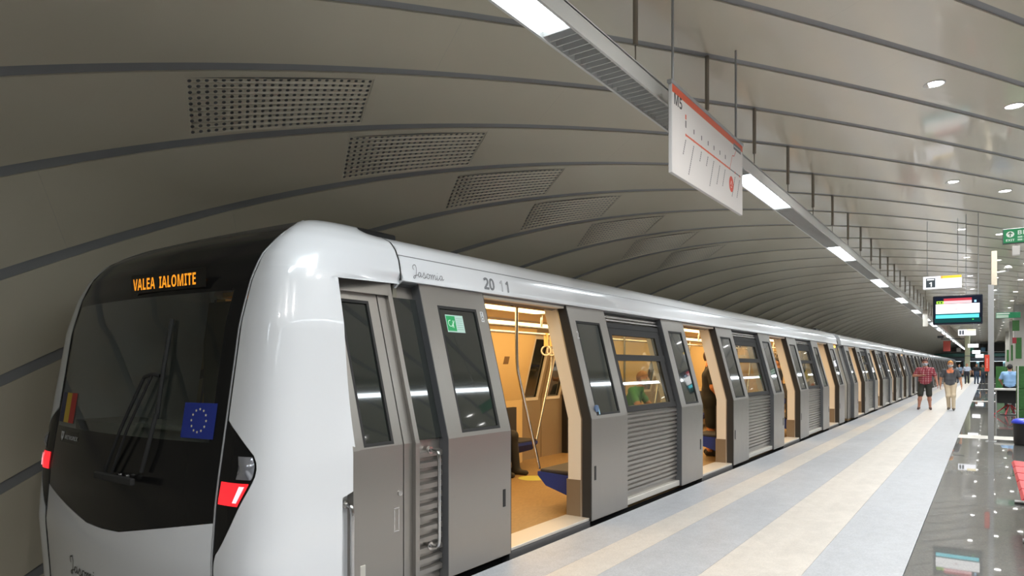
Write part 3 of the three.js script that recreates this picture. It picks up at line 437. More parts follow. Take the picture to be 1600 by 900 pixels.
// ------------------------------------------------------------------ things hung over the platform
function board(t, x0, x1, y0, y1, thick, map, glow) {       // facing the camera along the track
  mesh('case', rbox(x0, x1, y0, y1, 0.01, thick, 0.008), glow ? M.whiteMetal : M.steelDark, t);
  const g = new THREE.PlaneGeometry(x1 - x0 - 0.02, y1 - y0 - 0.02).translate((x0 + x1) / 2, (y0 + y1) / 2, 0.002);
  return mesh('face', g, glow ? new THREE.MeshStandardMaterial({ color: 0x000000, emissive: 0xffffff, emissiveMap: map, emissiveIntensity: glow, roughness: 0.3 }) : new THREE.MeshStandardMaterial({ map, roughness: 0.35 }), t);
}
const hang = (t, xs, y0, y1, s = 0.05, r = 0.005) => xs.forEach((x) => mesh('hanger_rod', rod([x, y0, s], [x, y1, s], r, 6), M.galv, t));
{
  const t = thing('route_map_sign', 'hanging white line map board with an orange-red top band marked M5', 'sign', -2.05, 0, 5.12);
  mesh('board', rbox(-0.03, -0.001, 3.09, 3.80, 0, 1.9, 0.004), std(lin(0.7, 0.69, 0.68), 0.4), t);
  const tex = canvasTex(1900, 710, (g, w, h) => {
    g.fillStyle = '#e6e2df'; g.fillRect(0, 0, w, h); g.fillStyle = '#e2603f'; g.fillRect(0, 0, w, 62); g.fillStyle = '#2b2b2e'; g.font = 'bold 130px sans-serif'; g.fillText('M5', 30, 150);
    g.strokeStyle = '#e2603f'; g.lineWidth = 16; g.beginPath(); g.moveTo(300, 330); g.lineTo(1480, 330); g.stroke(); g.strokeStyle = '#6e6e74'; g.lineWidth = 12; g.beginPath(); g.moveTo(1480, 330); g.lineTo(1830, 330); g.stroke();
    g.strokeStyle = '#d8573e'; g.lineWidth = 8; g.beginPath(); g.moveTo(1480, 330); g.lineTo(1560, 180); g.lineTo(1620, 170); g.lineTo(1690, 90); g.stroke();
    g.fillStyle = '#6b6b70'; g.fillRect(1600, 40, 240, 62); g.fillStyle = '#d5d5d8'; for (let k = 0; k < 6; k++) g.fillRect(1616 + k * 36, 62, 26, 16);
    const st = [300, 490, 680, 850, 1010, 1180, 1340, 1480, 1650, 1800], len = [150, 290, 100, 90, 280, 200, 180, 0, 240, 210];
    st.forEach((x, k) => { g.fillStyle = '#333'; if (k < 7) g.fillRect(x - 8, 230, 18, 40); g.fillStyle = '#e2603f'; g.beginPath(); g.arc(x, 330, 12, 0, 7); g.fill(); if (len[k]) { g.save(); g.translate(x - 2, 372); g.rotate(Math.PI / 2 + 0.42); g.fillStyle = '#4a4a4e'; for (let q = 0; q < len[k]; q += 22) g.fillRect(q, -7, 16, 14); g.restore(); } });
    g.fillStyle = '#e2603f'; g.fillRect(286, 160, 26, 40); g.fillStyle = '#555'; g.fillRect(288, 210, 22, 54);
    g.fillStyle = '#dd4a33'; g.beginPath(); g.ellipse(1530, 470, 70, 78, 0, 0, 7); g.fill(); g.strokeStyle = '#f4d8d0'; g.lineWidth = 10; g.beginPath(); g.moveTo(1500, 480); g.lineTo(1530, 440); g.lineTo(1560, 480); g.moveTo(1510, 500); g.lineTo(1550, 500); g.stroke();
  });
  mesh('map_face', grid(1, 1, (u, v) => [0.001, lerp(3.092, 3.798, v), lerp(0.003, 1.897, u)]), new THREE.MeshStandardMaterial({ map: tex, roughness: 0.4 }), t);
  mesh('top_rail', rbox(-0.035, 0.006, 3.80, 3.83, -0.02, 1.92, 0.004), M.galv, t);
  for (const s of [0.05, 1.72]) mesh('hanger_rod', rod([-0.014, 3.82, s], [-0.014, 4.72, s], 0.011), M.galv, t);
}
const glowBox = (name, label, x0, x1, y0, y1, s, draw, glow, w = 512) => { const t = thing(name, label, 'sign', 0, 0, s); board(t, x0, x1, y0, y1, 0.16, canvasTex(w, Math.round(w * (y1 - y0) / (x1 - x0)), draw), glow); hang(t, [x0 + 0.08, x1 - 0.08], y1 - 0.01, 4.78, 0.08); return t; };
glowBox('platform_sign', 'white lit sign with a dark square numeral 1 and a yellow strip', -1.16, -0.43, 3.245, 3.54, 17.6, (g, w, h) => { g.fillStyle = '#f6f7ff'; g.fillRect(0, 0, w, h); g.fillStyle = '#3d4448'; g.fillRect(w * 0.07, h * 0.14, w * 0.25, h * 0.74); g.fillStyle = '#e9ecee'; g.fillRect(w * 0.10, h * 0.20, w * 0.19, h * 0.10); g.font = `bold ${h * 0.52}px sans-serif`; g.fillText('1', w * 0.145, h * 0.82); g.fillStyle = '#f2c73c'; g.fillRect(w * 0.5, 0, w * 0.5, h * 0.2); g.fillStyle = '#f0a050'; g.fillRect(w * 0.46, 0, w * 0.05, h * 0.2); }, 1.0);
{
  const t = thing('information_screen', 'large black-framed passenger information screen hung below the lit platform sign', 'screen', 0, 0, 17.6);
  mesh('case', rbox(-0.97, -0.06, 2.45, 3.09, 0.01, 0.13, 0.02), std(lin(0.012, 0.016, 0.03), 0.25), t);
  mesh('display', new THREE.PlaneGeometry(0.84, 0.56).translate(-0.515, 2.775, 0.001), new THREE.MeshStandardMaterial({ color: 0x000000, roughness: 0.2, emissive: 0xffffff, emissiveIntensity: 1.05, emissiveMap: canvasTex(840, 560, (g, w, h) => {
    g.fillStyle = '#0d1424'; g.fillRect(0, 0, w, h); g.fillStyle = '#b13b46'; g.fillRect(170, 30, 510, 70); g.fillStyle = '#f2b9bd'; g.fillRect(170, 84, 510, 60); g.fillStyle = '#9fd23c'; g.fillRect(34, 84, 136, 60); g.fillStyle = '#14202c'; for (const x of [60, 112]) g.fillRect(x, 100, 30, 30); g.fillStyle = '#9fc8f0'; g.fillRect(724, 84, 40, 50);
    g.fillStyle = '#ffffff'; g.fillRect(20, 152, 800, 210); g.fillStyle = '#d4b7bd'; g.beginPath(); g.ellipse(400, 270, 34, 14, 0, 0, 7); g.fill(); g.fillStyle = '#11595e'; g.fillRect(20, 362, 800, 26); g.fillStyle = '#5fd9ea'; g.fillRect(20, 390, 790, 74); g.fillStyle = '#0b3a3a'; g.fillRect(0, 464, w, 96); g.fillStyle = '#3fd04c'; g.fillRect(690, 492, 26, 22); }) }), t);
  for (const x of [-0.36, -0.14]) mesh('hanger_rod', rod([x, 3.05, 0.08], [x, 4.85, 0.08], 0.008, 6), M.galv, t);
}
glowBox('platform_sign', 'white lit sign with a dark double square, just under the screen', -1.06, -0.38, 2.93, 3.22, 37, (g, w, h) => { g.fillStyle = '#f8f9ff'; g.fillRect(0, 0, w, h); g.fillStyle = '#4a5056'; g.fillRect(w * 0.06, h * 0.15, w * 0.12, h * 0.7); g.fillRect(w * 0.22, h * 0.15, w * 0.12, h * 0.7); g.fillStyle = '#f1e2b0'; g.fillRect(w * 0.5, 0, w * 0.5, h * 0.3); }, 1.1, 256);
[[52, -0.97, -0.40, 2.72, 2.96, 'topmost'], [70, -0.99, -0.40, 2.60, 2.90, 'middle'], [90, -0.98, -0.23, 2.45, 2.84, 'lowest and smallest']].forEach(([s, x0, x1, y0, y1, wd]) => glowBox('platform_sign', `${wd} of three small blank lit signs over the distant crowd`, x0, x1, y0, y1, s, (g, w, h) => { g.fillStyle = '#fbfbff'; g.fillRect(0, 0, w, h); g.fillStyle = '#d9d5e4'; g.fillRect(w * 0.08, h * 0.3, w * 0.16, h * 0.4); }, 1.3, 128));
{
  const t = thing('exit_sign', 'green exit direction sign with a white arrow disc', 'sign', 0, 0, 10.6);
  board(t, 0.17, 1.5, 3.09, 3.285, 0.06, canvasTex(1330, 195, (g, w, h) => { g.fillStyle = '#2f8a5a'; g.fillRect(0, 0, w, h); g.fillStyle = '#dfe9e2'; g.beginPath(); g.arc(70, 74, 42, 0, 7); g.fill(); g.strokeStyle = '#2f6a4c'; g.lineWidth = 12; g.beginPath(); g.moveTo(70, 106); g.lineTo(70, 48); g.moveTo(48, 70); g.lineTo(70, 46); g.lineTo(92, 70); g.stroke(); g.fillStyle = '#dfe9e2'; g.font = 'bold 44px sans-serif'; g.fillText('EXIT', 22, 172); g.font = 'bold 84px sans-serif'; g.fillText('BE', 140, 86); g.fillStyle = '#b9d6c4'; for (const y of [108, 146]) for (let k = 0; k < 4; k++) g.fillRect(146 + k * 62, y, 50, 24); }));
  hang(t, [0.5, 1.4], 3.28, 4.86, 0.03);
  mesh('speaker', rbox(0.27, 0.35, 2.94, 3.06, 0.0, 0.08, 0.01), M.whiteMetal, t);
  mesh('speaker_bracket', rod([0.31, 3.05, 0.04], [0.31, 3.10, 0.04], 0.012), M.whiteMetal, t);
}
{ const t = thing('exit_sign', 'distant green and white direction sign beside the tall post', 'sign', 0, 0, 30); board(t, 0.28, 1.01, 3.26, 3.48, 0.06, canvasTex(256, 80, (g, w, h) => { g.fillStyle = '#2a8a5c'; g.fillRect(0, 0, w, h); g.fillStyle = '#e4efe8'; g.fillRect(4, 8, 140, 16); g.fillStyle = '#bcd4c6'; g.fillRect(4, 34, 128, 42); })); hang(t, [0.36, 0.93], 3.47, 4.85, 0.03); }
{
  const t = thing('post', 'tall slim grey steel post with a cream upper box standing on the polished floor', 'post', 0.08, 0, 16.85);
  mesh('shaft', rbox(-0.05, 0.05, 0, 3.2, -0.05, 0.05, 0.006), M.galv, t); mesh('base_plate', rbox(-0.09, 0.09, 0, 0.012, -0.09, 0.09, 0.004), M.galv, t);
  mesh('upper_box', rbox(0.005, 0.10, 3.18, 3.88, -0.05, 0.06, 0.006), std(lin(0.55, 0.5, 0.4), 0.5), t);
  const c = mesh('camera_arm', [rod([0.09, 3.44, 0], [0.28, 3.46, 0], 0.02), rod([0.28, 3.45, 0], [0.28, 3.52, 0], 0.02)], M.whiteMetal, t);
  mesh('dome_camera', new THREE.SphereGeometry(0.07, 16, 8, 0, 7, 0, Math.PI / 2).scale(1, 0.9, 1).translate(0.28, 3.51, 0), M.whiteMetal, c);
  const b = mesh('red_sign', rbox(-0.105, -0.025, 1.43, 1.77, -0.07, -0.055, 0.004), std(lin(0.62, 0.07, 0.04), 0.45), t);
  mesh('red_sign_text', new THREE.PlaneGeometry(0.07, 0.32).translate(-0.065, 1.60, 0.0715), new THREE.MeshStandardMaterial({ roughness: 0.5, map: canvasTex(64, 288, (g, w, h) => { g.fillStyle = '#d2432f'; g.fillRect(0, 0, w, h); g.fillStyle = '#e9a89a'; for (let k = 0; k < 6; k++) g.fillRect(24, 60 + k * 30, 18, 20); }) }), b);
}
{
  const t = thing('litter_bin', 'black round litter bin with a bright blue lid beside the tall post', 'bin', 0.63, 0, 16.5);
  mesh('body', new THREE.LatheGeometry([[0, 0.02], [0.17, 0.02], [0.175, 0], [0.19, 0.03], [0.205, 0.42], [0.2, 0.43], [0, 0.43]].map((p) => new THREE.Vector2(...p)), 28), std(lin(0.012, 0.013, 0.016), 0.45), t);
  mesh('lid', new THREE.LatheGeometry([[0.225, 0.42], [0.23, 0.45], [0.2, 0.49], [0.13, 0.515], [0.12, 0.51], [0, 0.51]].map((p) => new THREE.Vector2(...p)), 28), std(lin(0.02, 0.04, 0.45), 0.3), t);
  mesh('lid_label', new THREE.PlaneGeometry(0.07, 0.05).rotateX(-0.6).translate(-0.03, 0.485, 0.185), M.whiteMetal, t);
}
function seatRow(label, x, s0, n, facing, pitch = 0.54) {
  const t = thing('seat_row', label, 'seats', x, 0, s0); const m = std(lin(0.55, 0.045, 0.06), 0.35, { clearcoat: 0.3 });
  for (let k = 0; k < n; k++) {
    const a = k * pitch + 0.02, b = (k + 1) * pitch - 0.02;
    const sh = [[0, 0.42], [0.02, 0.445], [0.1, 0.44], [0.3, 0.425], [0.4, 0.43], [0.45, 0.47], [0.5, 0.62], [0.55, 0.82], [0.565, 0.83], [0.575, 0.82], [0.52, 0.6], [0.475, 0.45], [0.42, 0.405], [0.3, 0.4], [0.1, 0.415]];
    mesh('seat', prism(sh.map(([u, y]) => [facing < 0 ? u : -u, y]), a, b), m, t);
  }
  mesh('beam', rbox(facing < 0 ? 0.22 : -0.3, facing < 0 ? 0.3 : -0.22, 0.34, 0.4, 0, n * pitch, 0.005), M.galv, t);
  for (const s of [0.35, n * pitch - 0.35]) mesh('leg', [rod([0.26 * -facing, 0.36, s], [0.26 * -facing, 0.05, s], 0.025), rod([0.02 * -facing, 0.02, s], [0.5 * -facing, 0.02, s], 0.02)], M.galv, t);
  return t;
}
seatRow('row of red moulded seats in front of the litter bin', 0.24, 7.0, 5, -1, 0.55);
{
  const t = seatRow('red seats on splayed legs under a white counter', 0.34, 25.9, 2, -1, 0.42); const red = std(lin(0.5, 0.04, 0.05), 0.4);
  mesh('splayed_leg', [[-0.15, -0.25], [0.15, -0.3], [0.6, -0.2], [0.4, 0.3]].map(([x, s]) => rod([0.25, 0.36, 0.3], [x, 0.02, 0.3 + s], 0.02)), red, t);
  const c = thing('counter', 'white bar counter in front of the blue-shirted man', 'counter', 0.2, 0, 25.3);
  mesh('top', rbox(0, 0.62, 0.80, 0.86, 0, 0.35, 0.008), M.whiteMetal, c); for (const x of [0.05, 0.58]) mesh('leg', rod([x, 0, 0.18], [x, 0.8, 0.18], 0.02), M.galv, c); mesh('back_panel', rbox(0.03, 0.59, 0.40, 0.8, 0.30, 0.33, 0.004), M.black, c);
}
M.green = std(0xffffff, 0.5, { map: noiseTex(128, (u, v) => { const n = wrapNoise(u, v, 3), k = (rnd() - 0.5) * 24; return [46 + 16 * n + k, 96 + 22 * n + k, 42 + 12 * n + k]; }, 1, true) });
{
  const a = thing('green_wall', 'tall green clad block at the frame edge behind the litter bin', 'wall block', 0.63, 0, 20.0);
  for (const [y0, y1] of [[0.0, 0.49], [0.5, 0.99], [1.0, 1.54]]) mesh('green_panel', rbox(0, 1.6, y0, y1, 0, 1.7, 0.008), M.green, a); mesh('edge_trim', box(-0.02, 0, 0, 1.54, 0, 0.04), M.whiteMetal, a);
  const b = thing('green_wall', 'low green clad partition behind the man in blue', 'wall block', 0.51, 0, 54);
  for (let k = 0; k < 3; k++) mesh('green_panel', rbox(k * 0.5, k * 0.5 + 0.49, 0.05, 1.52, 0, 0.1, 0.006), M.green, b); mesh('plinth', box(0, 1.5, 0, 0.05, 0.01, 0.09), M.galv, b);
}
[[46, 1.32, 'nearest grey column with a green panel, past the low green partition'], [62, 1.5, 'middle grey column with a narrow green panel'], [80, 1.6, 'most distant grey column with a green panel']].forEach(([s, x, label]) => {
  const t = thing('column', label, 'column', x, 0, s);
  mesh('shaft', rbox(-0.1, 0.55, 0, 4.86, 0, 0.65, 0.02), std(lin(0.36, 0.35, 0.32), 0.5), t); mesh('green_panel', rbox(0.0, 0.26, 1.95, 3.1, -0.02, 0.01, 0.004), M.green, t);
});
{ const t = thing('hanging_panel', 'small dark green hanging panel with a red plate below', 'sign', 1.02, 0, 40); mesh('panel', rbox(0, 0.27, 3.22, 3.72, 0, 0.05, 0.005), M.green, t); mesh('plate', rbox(0.0, 0.16, 2.62, 2.9, 0, 0.05, 0.005), std(lin(0.25, 0.02, 0.03), 0.5), t); hang(t, [0.08, 0.14], 2.88, 4.88, 0.02, 0.01); }
{
  const t = thing('column', 'pale green square column behind the distant crowd', 'column', -1.44, 0, 76);
  mesh('shaft', rbox(-0.2, 0.2, 0, 4.8, 0, 0.4, 0.02), std(lin(0.38, 0.40, 0.27), 0.6), t); mesh('collar', rbox(-0.22, 0.22, 2.46, 2.54, -0.02, 0.42, 0.005), M.steelDark, t);
  const c = thing('camera_bar', 'thin black horizontal camera bar below the lighting channel', 'camera mount', -1.86, 0, 40);
  mesh('bar', rbox(0, 0.98, 2.87, 2.91, 0, 0.03, 0.005), M.black, c); mesh('hanger_rod', rod([0.2, 2.9, 0.015], [0.2, 4.75, 0.015], 0.012), M.rod, c); mesh('camera', [rbox(-0.15, 0.12, 2.95, 3.06, 0, 0.12, 0.02), rod([0.05, 2.9, 0.02], [0.05, 2.97, 0.02], 0.012)], M.black, c);
  const p = thing('speaker_plate', 'upright cream box beside the distant light channel', 'speaker', -2.06, 0, 32.6); mesh('plate', rbox(-0.09, 0.09, 3.18, 3.85, 0, 0.12, 0.01), std(lin(0.6, 0.55, 0.48), 0.5), p); mesh('hanger_rod', rod([0, 3.84, 0.06], [0, 4.7, 0.06], 0.012), M.rod, p);
  const b = thing('red_banner', 'red banner hung high above the far end of the train', 'banner', -3.7, 0, 84); mesh('cloth', rbox(0, 0.65, 3.1, 4.2, 0, 0.03, 0.005), std(lin(0.55, 0.10, 0.08), 0.7), b); mesh('top_bar', rod([0, 4.19, -0.01], [0.65, 4.19, -0.01], 0.02), M.rod, b);
  const o = thing('footbridge', 'blue-grey footbridge crossing above the far end of the platform', 'bridge', 0, 0, 113);
  mesh('deck', rbox(-6.5, 9, 2.2, 2.75, 0, 2, 0.03), std(lin(0.10, 0.13, 0.16), 0.5), o); mesh('parapet', rbox(-6.5, 9, 2.85, 3.3, 0, 0.1, 0.02), std(lin(0.05, 0.16, 0.15), 0.4), o); mesh('hand_rail', rod([-6.5, 3.5, 0.05], [9, 3.5, 0.05], 0.04), M.galv, o);
  for (let k = 0; k < 5; k++) { const x = -4.5 + k * 2.6; mesh('soffit_lamp', box(x, x + 1.6, 2.192, 2.2, 0.8, 1.1), M.tube, o); const L = new THREE.RectAreaLight(lin(0.8, 0.93, 1), 14, 1.6, 0.3); L.position.set(x + 0.8, 2.18, -0.95); L.rotation.x = -Math.PI / 2; L.castShadow = true; o.add(L); }
  for (let k = 0; k < 8; k++) mesh('pillar', rbox(-2.6 + k * 1.5, -2.3 + k * 1.5, 0, 2.2, 0.9, 1.2, 0.02), std(lin(0.12, 0.22, 0.24), 0.5), o);
  [[-3.4, 'white'], [-2.5, 'red'], [-1.9, 'green'], [-0.6, 'blue']].forEach(([x, c], i) => mesh('poster', rbox(x, x + 0.5, 3.5, 4.1, 0.05, 0.1, 0.01), std([lin(0.6, 0.6, 0.6), lin(0.4, 0.03, 0.04), lin(0.05, 0.3, 0.2), lin(0.1, 0.25, 0.4)][i], 0.5), o));
}

// ------------------------------------------------------------------ people
function nets(sdf, lo, hi, cell) {                          // surface of a distance field, one vertex per crossed cell
  const n = [0, 1, 2].map((k) => Math.ceil((hi[k] - lo[k]) / cell) + 1), [nx, ny, nz] = n, f = new Float32Array(nx * ny * nz), id = new Int32Array(nx * ny * nz).fill(-1), pos = [], idx = [];
  for (let k = 0, q = 0; k < nz; k++) for (let j = 0; j < ny; j++) for (let i = 0; i < nx; i++, q++) f[q] = sdf(lo[0] + i * cell, lo[1] + j * cell, lo[2] + k * cell);
  const at = (i, j, k) => (k * ny + j) * nx + i;
  for (let k = 0; k < nz - 1; k++) for (let j = 0; j < ny - 1; j++) for (let i = 0; i < nx - 1; i++) {
    let c = 0, x = 0, y = 0, z = 0;
    for (let e = 0; e < 12; e++) { const ax = e >> 2, b = e & 3, o = [0, 0, 0]; o[(ax + 1) % 3] = b & 1; o[(ax + 2) % 3] = b >> 1; const p = o.slice(); p[ax] = 1; const A = f[at(i + o[0], j + o[1], k + o[2])], B = f[at(i + p[0], j + p[1], k + p[2])]; if ((A < 0) !== (B < 0)) { const t = A / (A - B); x += lerp(o[0], p[0], t); y += lerp(o[1], p[1], t); z += lerp(o[2], p[2], t); c++; } }
    if (c) { id[at(i, j, k)] = pos.length / 3; pos.push(lo[0] + (i + x / c) * cell, lo[1] + (j + y / c) * cell, lo[2] + (k + z / c) * cell); }
  }
  for (let k = 1; k < nz - 1; k++) for (let j = 1; j < ny - 1; j++) for (let i = 1; i < nx - 1; i++) for (let ax = 0; ax < 3; ax++) {
    const d = [0, 0, 0]; d[ax] = 1; const A = f[at(i, j, k)] < 0, B = f[at(i + d[0], j + d[1], k + d[2])] < 0; if (A === B) continue;
    const u = [0, 0, 0], v = [0, 0, 0]; u[(ax + 1) % 3] = 1; v[(ax + 2) % 3] = 1;
    const q = [at(i, j, k), at(i - u[0], j - u[1], k - u[2]), at(i - u[0] - v[0], j - u[1] - v[1], k - u[2] - v[2]), at(i - v[0], j - v[1], k - v[2])].map((t) => id[t]);
    if (A) idx.push(q[0], q[1], q[2], q[0], q[2], q[3]); else idx.push(q[0], q[2], q[1], q[0], q[3], q[2]);
  }
  const g = new THREE.BufferGeometry(); g.setAttribute('position', new THREE.Float32BufferAttribute(pos, 3)); g.setIndex(idx); g.computeVertexNormals(); return g;
}
function capsule(px, py, pz, b) {                           // b: [ax,ay,az, bx,by,bz, ra, rb]
  const dx = b[3] - b[0], dy = b[4] - b[1], dz = b[5] - b[2], ex = px - b[0], ey = py - b[1], ez = pz - b[2], t = clamp((ex * dx + ey * dy + ez * dz) / (dx * dx + dy * dy + dz * dz || 1), 0, 1);
  return Math.hypot(ex - dx * t, ey - dy * t, ez - dz * t) - lerp(b[6], b[7], t);
}
const smin = (a, b, k) => { const h = Math.max(k - Math.abs(a - b), 0) / k; return Math.min(a, b) - h * h * k * 0.25; };
const ell = (x, y, z, rx, ry, rz) => { const k = Math.hypot(x / rx, y / ry, z / rz); return (k - 1) * Math.min(rx, ry, rz); };
const skull = (x, y, z) => { let d = ell(x, y - 0.02, z + 0.01, 0.077, 0.10, 0.095); d = smin(d, ell(x, y + 0.06, z - 0.02, 0.055, 0.06, 0.065), 0.05); return d; };
const headSdf = (x, y, z) => { let d = skull(x, y, z); d = smin(d, capsule(x, y, z, [0, 0.005, 0.085, 0, -0.03, 0.108, 0.010, 0.015]), 0.02); d = smin(d, capsule(x, y, z, [-0.02, -0.062, 0.078, 0.02, -0.062, 0.078, 0.009, 0.009]), 0.012); for (const g of [-1, 1]) { d = smin(d, ell(x - g * 0.08, y + 0.01, z + 0.01, 0.012, 0.032, 0.02), 0.012); d = Math.max(d, -ell(x - g * 0.031, y - 0.008, z - 0.098, 0.018, 0.011, 0.012)); } return d; };
const headGeo = nets(headSdf, [-0.11, -0.14, -0.13], [0.11, 0.14, 0.14], 0.006), eyes = [-1, 1].map((g) => new THREE.SphereGeometry(0.013, 8, 6).translate(g * 0.031, 0.008, 0.079));
const hairShort = nets((x, y, z) => Math.max(skull(x, y, z) - 0.014, -(skull(x, y, z) + 0.004), -(y - 0.035 - (z > 0 ? z * 0.35 : z * 1.1)) * 0.8), [-0.12, -0.1, -0.14], [0.12, 0.16, 0.14], 0.007);
const capGeo = nets((x, y, z) => Math.min(Math.max(skull(x, y, z) - 0.018, -(skull(x, y, z) + 0.003), -(y - 0.045)), ell(x, y - 0.052, z - 0.125, 0.065, 0.010, 0.06)), [-0.13, 0, -0.14], [0.13, 0.17, 0.21], 0.007);
const maskGeo = nets((x, y, z) => Math.max(headSdf(x, y, z) - 0.006, -(headSdf(x, y, z) - 0.0005), y + 0.012, -(y + 0.115), -(z - 0.0)), [-0.1, -0.13, -0.02], [0.1, 0.01, 0.14], 0.006);
const handGeo = nets((x, y, z) => {                         // wrist at the origin, fingers hang along -y, thumb towards +z, palm faces -x
  let d = ell(x, y + 0.045, z, 0.014, 0.05, 0.038);
  [[0.026, 0.075, 0.0085], [0.009, 0.082, 0.009], [-0.009, 0.077, 0.0085], [-0.026, 0.06, 0.0075]].forEach(([zz, l, r]) => { const y0 = -0.08, k1 = [-0.006, y0 - l * 0.45, zz], k2 = [-0.026, y0 - l * 0.85, zz]; d = Math.min(d, smin(capsule(x, y, z, [0, y0 + 0.015, zz, ...k1, r, r * 0.95]), capsule(x, y, z, [...k1, ...k2, r * 0.95, r * 0.8]), 0.004)); });
  d = smin(d, smin(capsule(x, y, z, [0, -0.025, 0.03, -0.012, -0.06, 0.056, 0.011, 0.010]), capsule(x, y, z, [-0.012, -0.06, 0.056, -0.02, -0.088, 0.058, 0.010, 0.008]), 0.004), 0.008);
  return smin(d, capsule(x, y, z, [0, 0.02, 0, 0, -0.02, 0, 0.024, 0.022]), 0.02);
}, [-0.05, -0.18, -0.05], [0.03, 0.03, 0.09], 0.0045);
const plain = (r, g, b) => () => [r, g, b];
function person(label, x, y, s, yaw, o) {
  const t = thing('person', label, 'person', x, y, s, o.group); t.rotation.y = yaw; const k = (o.height ?? 1.75) / 1.75; t.scale.setScalar(k);
  const P = { pel: [0, 0.95, 0], waist: [0, 1.1, 0], chest: [0, 1.3, 0.0], neck: [0, 1.46, 0], head: [0, 1.61, 0.015], ...o.body };
  const skin = o.skin ?? [0.45, 0.22, 0.13], bones = [], add = (a, b, ra, rb, c) => bones.push([...a, ...b, ra, rb, c]), off = (p, x, y = 0, z = 0) => [p[0] + x, p[1] + y, p[2] + z];
  const w = o.wide ?? 1;
  for (const g of [-1, 1]) { add(off(P.chest, g * 0.09 * w), off(P.waist, g * 0.065 * w), 0.112 * w, 0.105 * w, 'top'); add(off(P.waist, g * 0.065 * w, -0.04), off(P.pel, g * 0.07 * w, -0.02), 0.108 * w, 0.108 * w, o.untucked ? 'top' : 'legs'); add(off(P.pel, g * 0.075 * w), off(P.pel, g * 0.085 * w, -0.08), 0.105 * w, 0.1 * w, 'legs'); add(off(P.chest, g * 0.05, 0.1), off(P.chest, g * 0.17 * w, 0.09), 0.06, 0.06, 'top'); }
  add(P.neck, off(P.head, 0, -0.06, -0.01), 0.058, 0.052, 'skin'); add(off(P.neck, 0, -0.05), P.neck, 0.075, 0.058, 'top');
  [[-1, o.armR ?? [[-0.27, 1.12, -0.02], [-0.27, 0.87, 0.06]]], [1, o.armL ?? [[0.27, 1.12, -0.02], [0.27, 0.87, 0.06]]]].forEach(([g, [el, wr]]) => {
    const sh = off(P.chest, g * 0.19 * w, 0.08), m = [0, 1, 2].map((q) => lerp(sh[q], el[q], 0.72));
    add(sh, m, 0.064, 0.056, 'top'); add(m, el, 0.047, 0.04, o.longSleeves ? 'top' : 'skin'); add(el, wr, 0.042, 0.028, o.longSleeves ? 'top' : 'skin');
  });
  [[-1, o.legR ?? [[-0.10, 0.5, 0.03], [-0.11, 0.09, -0.01]]], [1, o.legL ?? [[0.10, 0.5, 0.03], [0.11, 0.09, -0.01]]]].forEach(([g, [kn, an, toe]]) => {
    const hp = off(P.pel, g * 0.09 * w, -0.05); toe = toe ?? [an[0] + g * 0.02, an[1] - 0.055, an[2] + 0.15]; const heel = [an[0], an[1] - 0.045, an[2] - 0.04];
    if (o.shorts) { const m = [0, 1, 2].map((q) => lerp(hp[q], kn[q], 0.92)); add(hp, m, 0.10, 0.092, 'legs'); add(m, kn, 0.058, 0.055, 'skin'); add(kn, [0, 1, 2].map((q) => lerp(kn[q], an[q], 0.35)), 0.055, 0.058, 'skin'); add([0, 1, 2].map((q) => lerp(kn[q], an[q], 0.35)), an, 0.058, 0.036, 'skin'); }
    else { add(hp, kn, 0.098, 0.07, 'legs'); add(kn, an, 0.068, 0.056, 'legs'); }
    add(heel, toe, 0.042, 0.036, 'shoe');
  });
  let lo = [9, 9, 9], hi = [-9, -9, -9]; for (const b of bones) for (let q = 0; q < 3; q++) { const r = Math.max(b[6], b[7]) + 0.04; lo[q] = Math.min(lo[q], b[q] - r, b[q + 3] - r); hi[q] = Math.max(hi[q], b[q] + r, b[q + 3] + r); }
  const g = nets((x, y, z) => { let d = 9; for (const b of bones) { const c = capsule(x, y, z, b); d = d > 8 ? c : smin(d, c, 0.045); } return d; }, lo, hi, o.cell ?? 0.016);
  const paint = { skin: plain(...skin), top: o.top ?? plain(0.1, 0.1, 0.1), legs: o.legs ?? plain(0.03, 0.03, 0.03), shoe: o.shoe ?? plain(0.03, 0.025, 0.02) };
  const colour = (geo, f) => { const p = geo.getAttribute('position'), c = new Float32Array(p.count * 3); for (let i = 0; i < p.count; i++) c.set(f(p.getX(i), p.getY(i), p.getZ(i)), i * 3); geo.setAttribute('color', new THREE.BufferAttribute(c, 3)); return geo; };
  colour(g, (x, y, z) => { let best = 9, c = 'top'; for (const b of bones) { const d = capsule(x, y, z, b); if (d < best) { best = d; c = b[8]; } } return paint[c](x, y, z); });
  const placeHead = (geo, up = 0) => geo.clone().rotateX(o.nod ?? 0).rotateY(o.turn ?? 0).translate(P.head[0], P.head[1] + up, P.head[2]);
  const parts = [g, colour(placeHead(headGeo), (x, y, z) => { const q = [x - P.head[0], y - P.head[1]]; return Math.abs(q[1] + 0.062) < 0.008 && Math.abs(q[0]) < 0.025 && z > P.head[2] ? [skin[0] * 0.8, skin[1] * 0.5, skin[2] * 0.5] : skin; }), ...eyes.map((e) => colour(placeHead(e), plain(0.05, 0.04, 0.035)))];
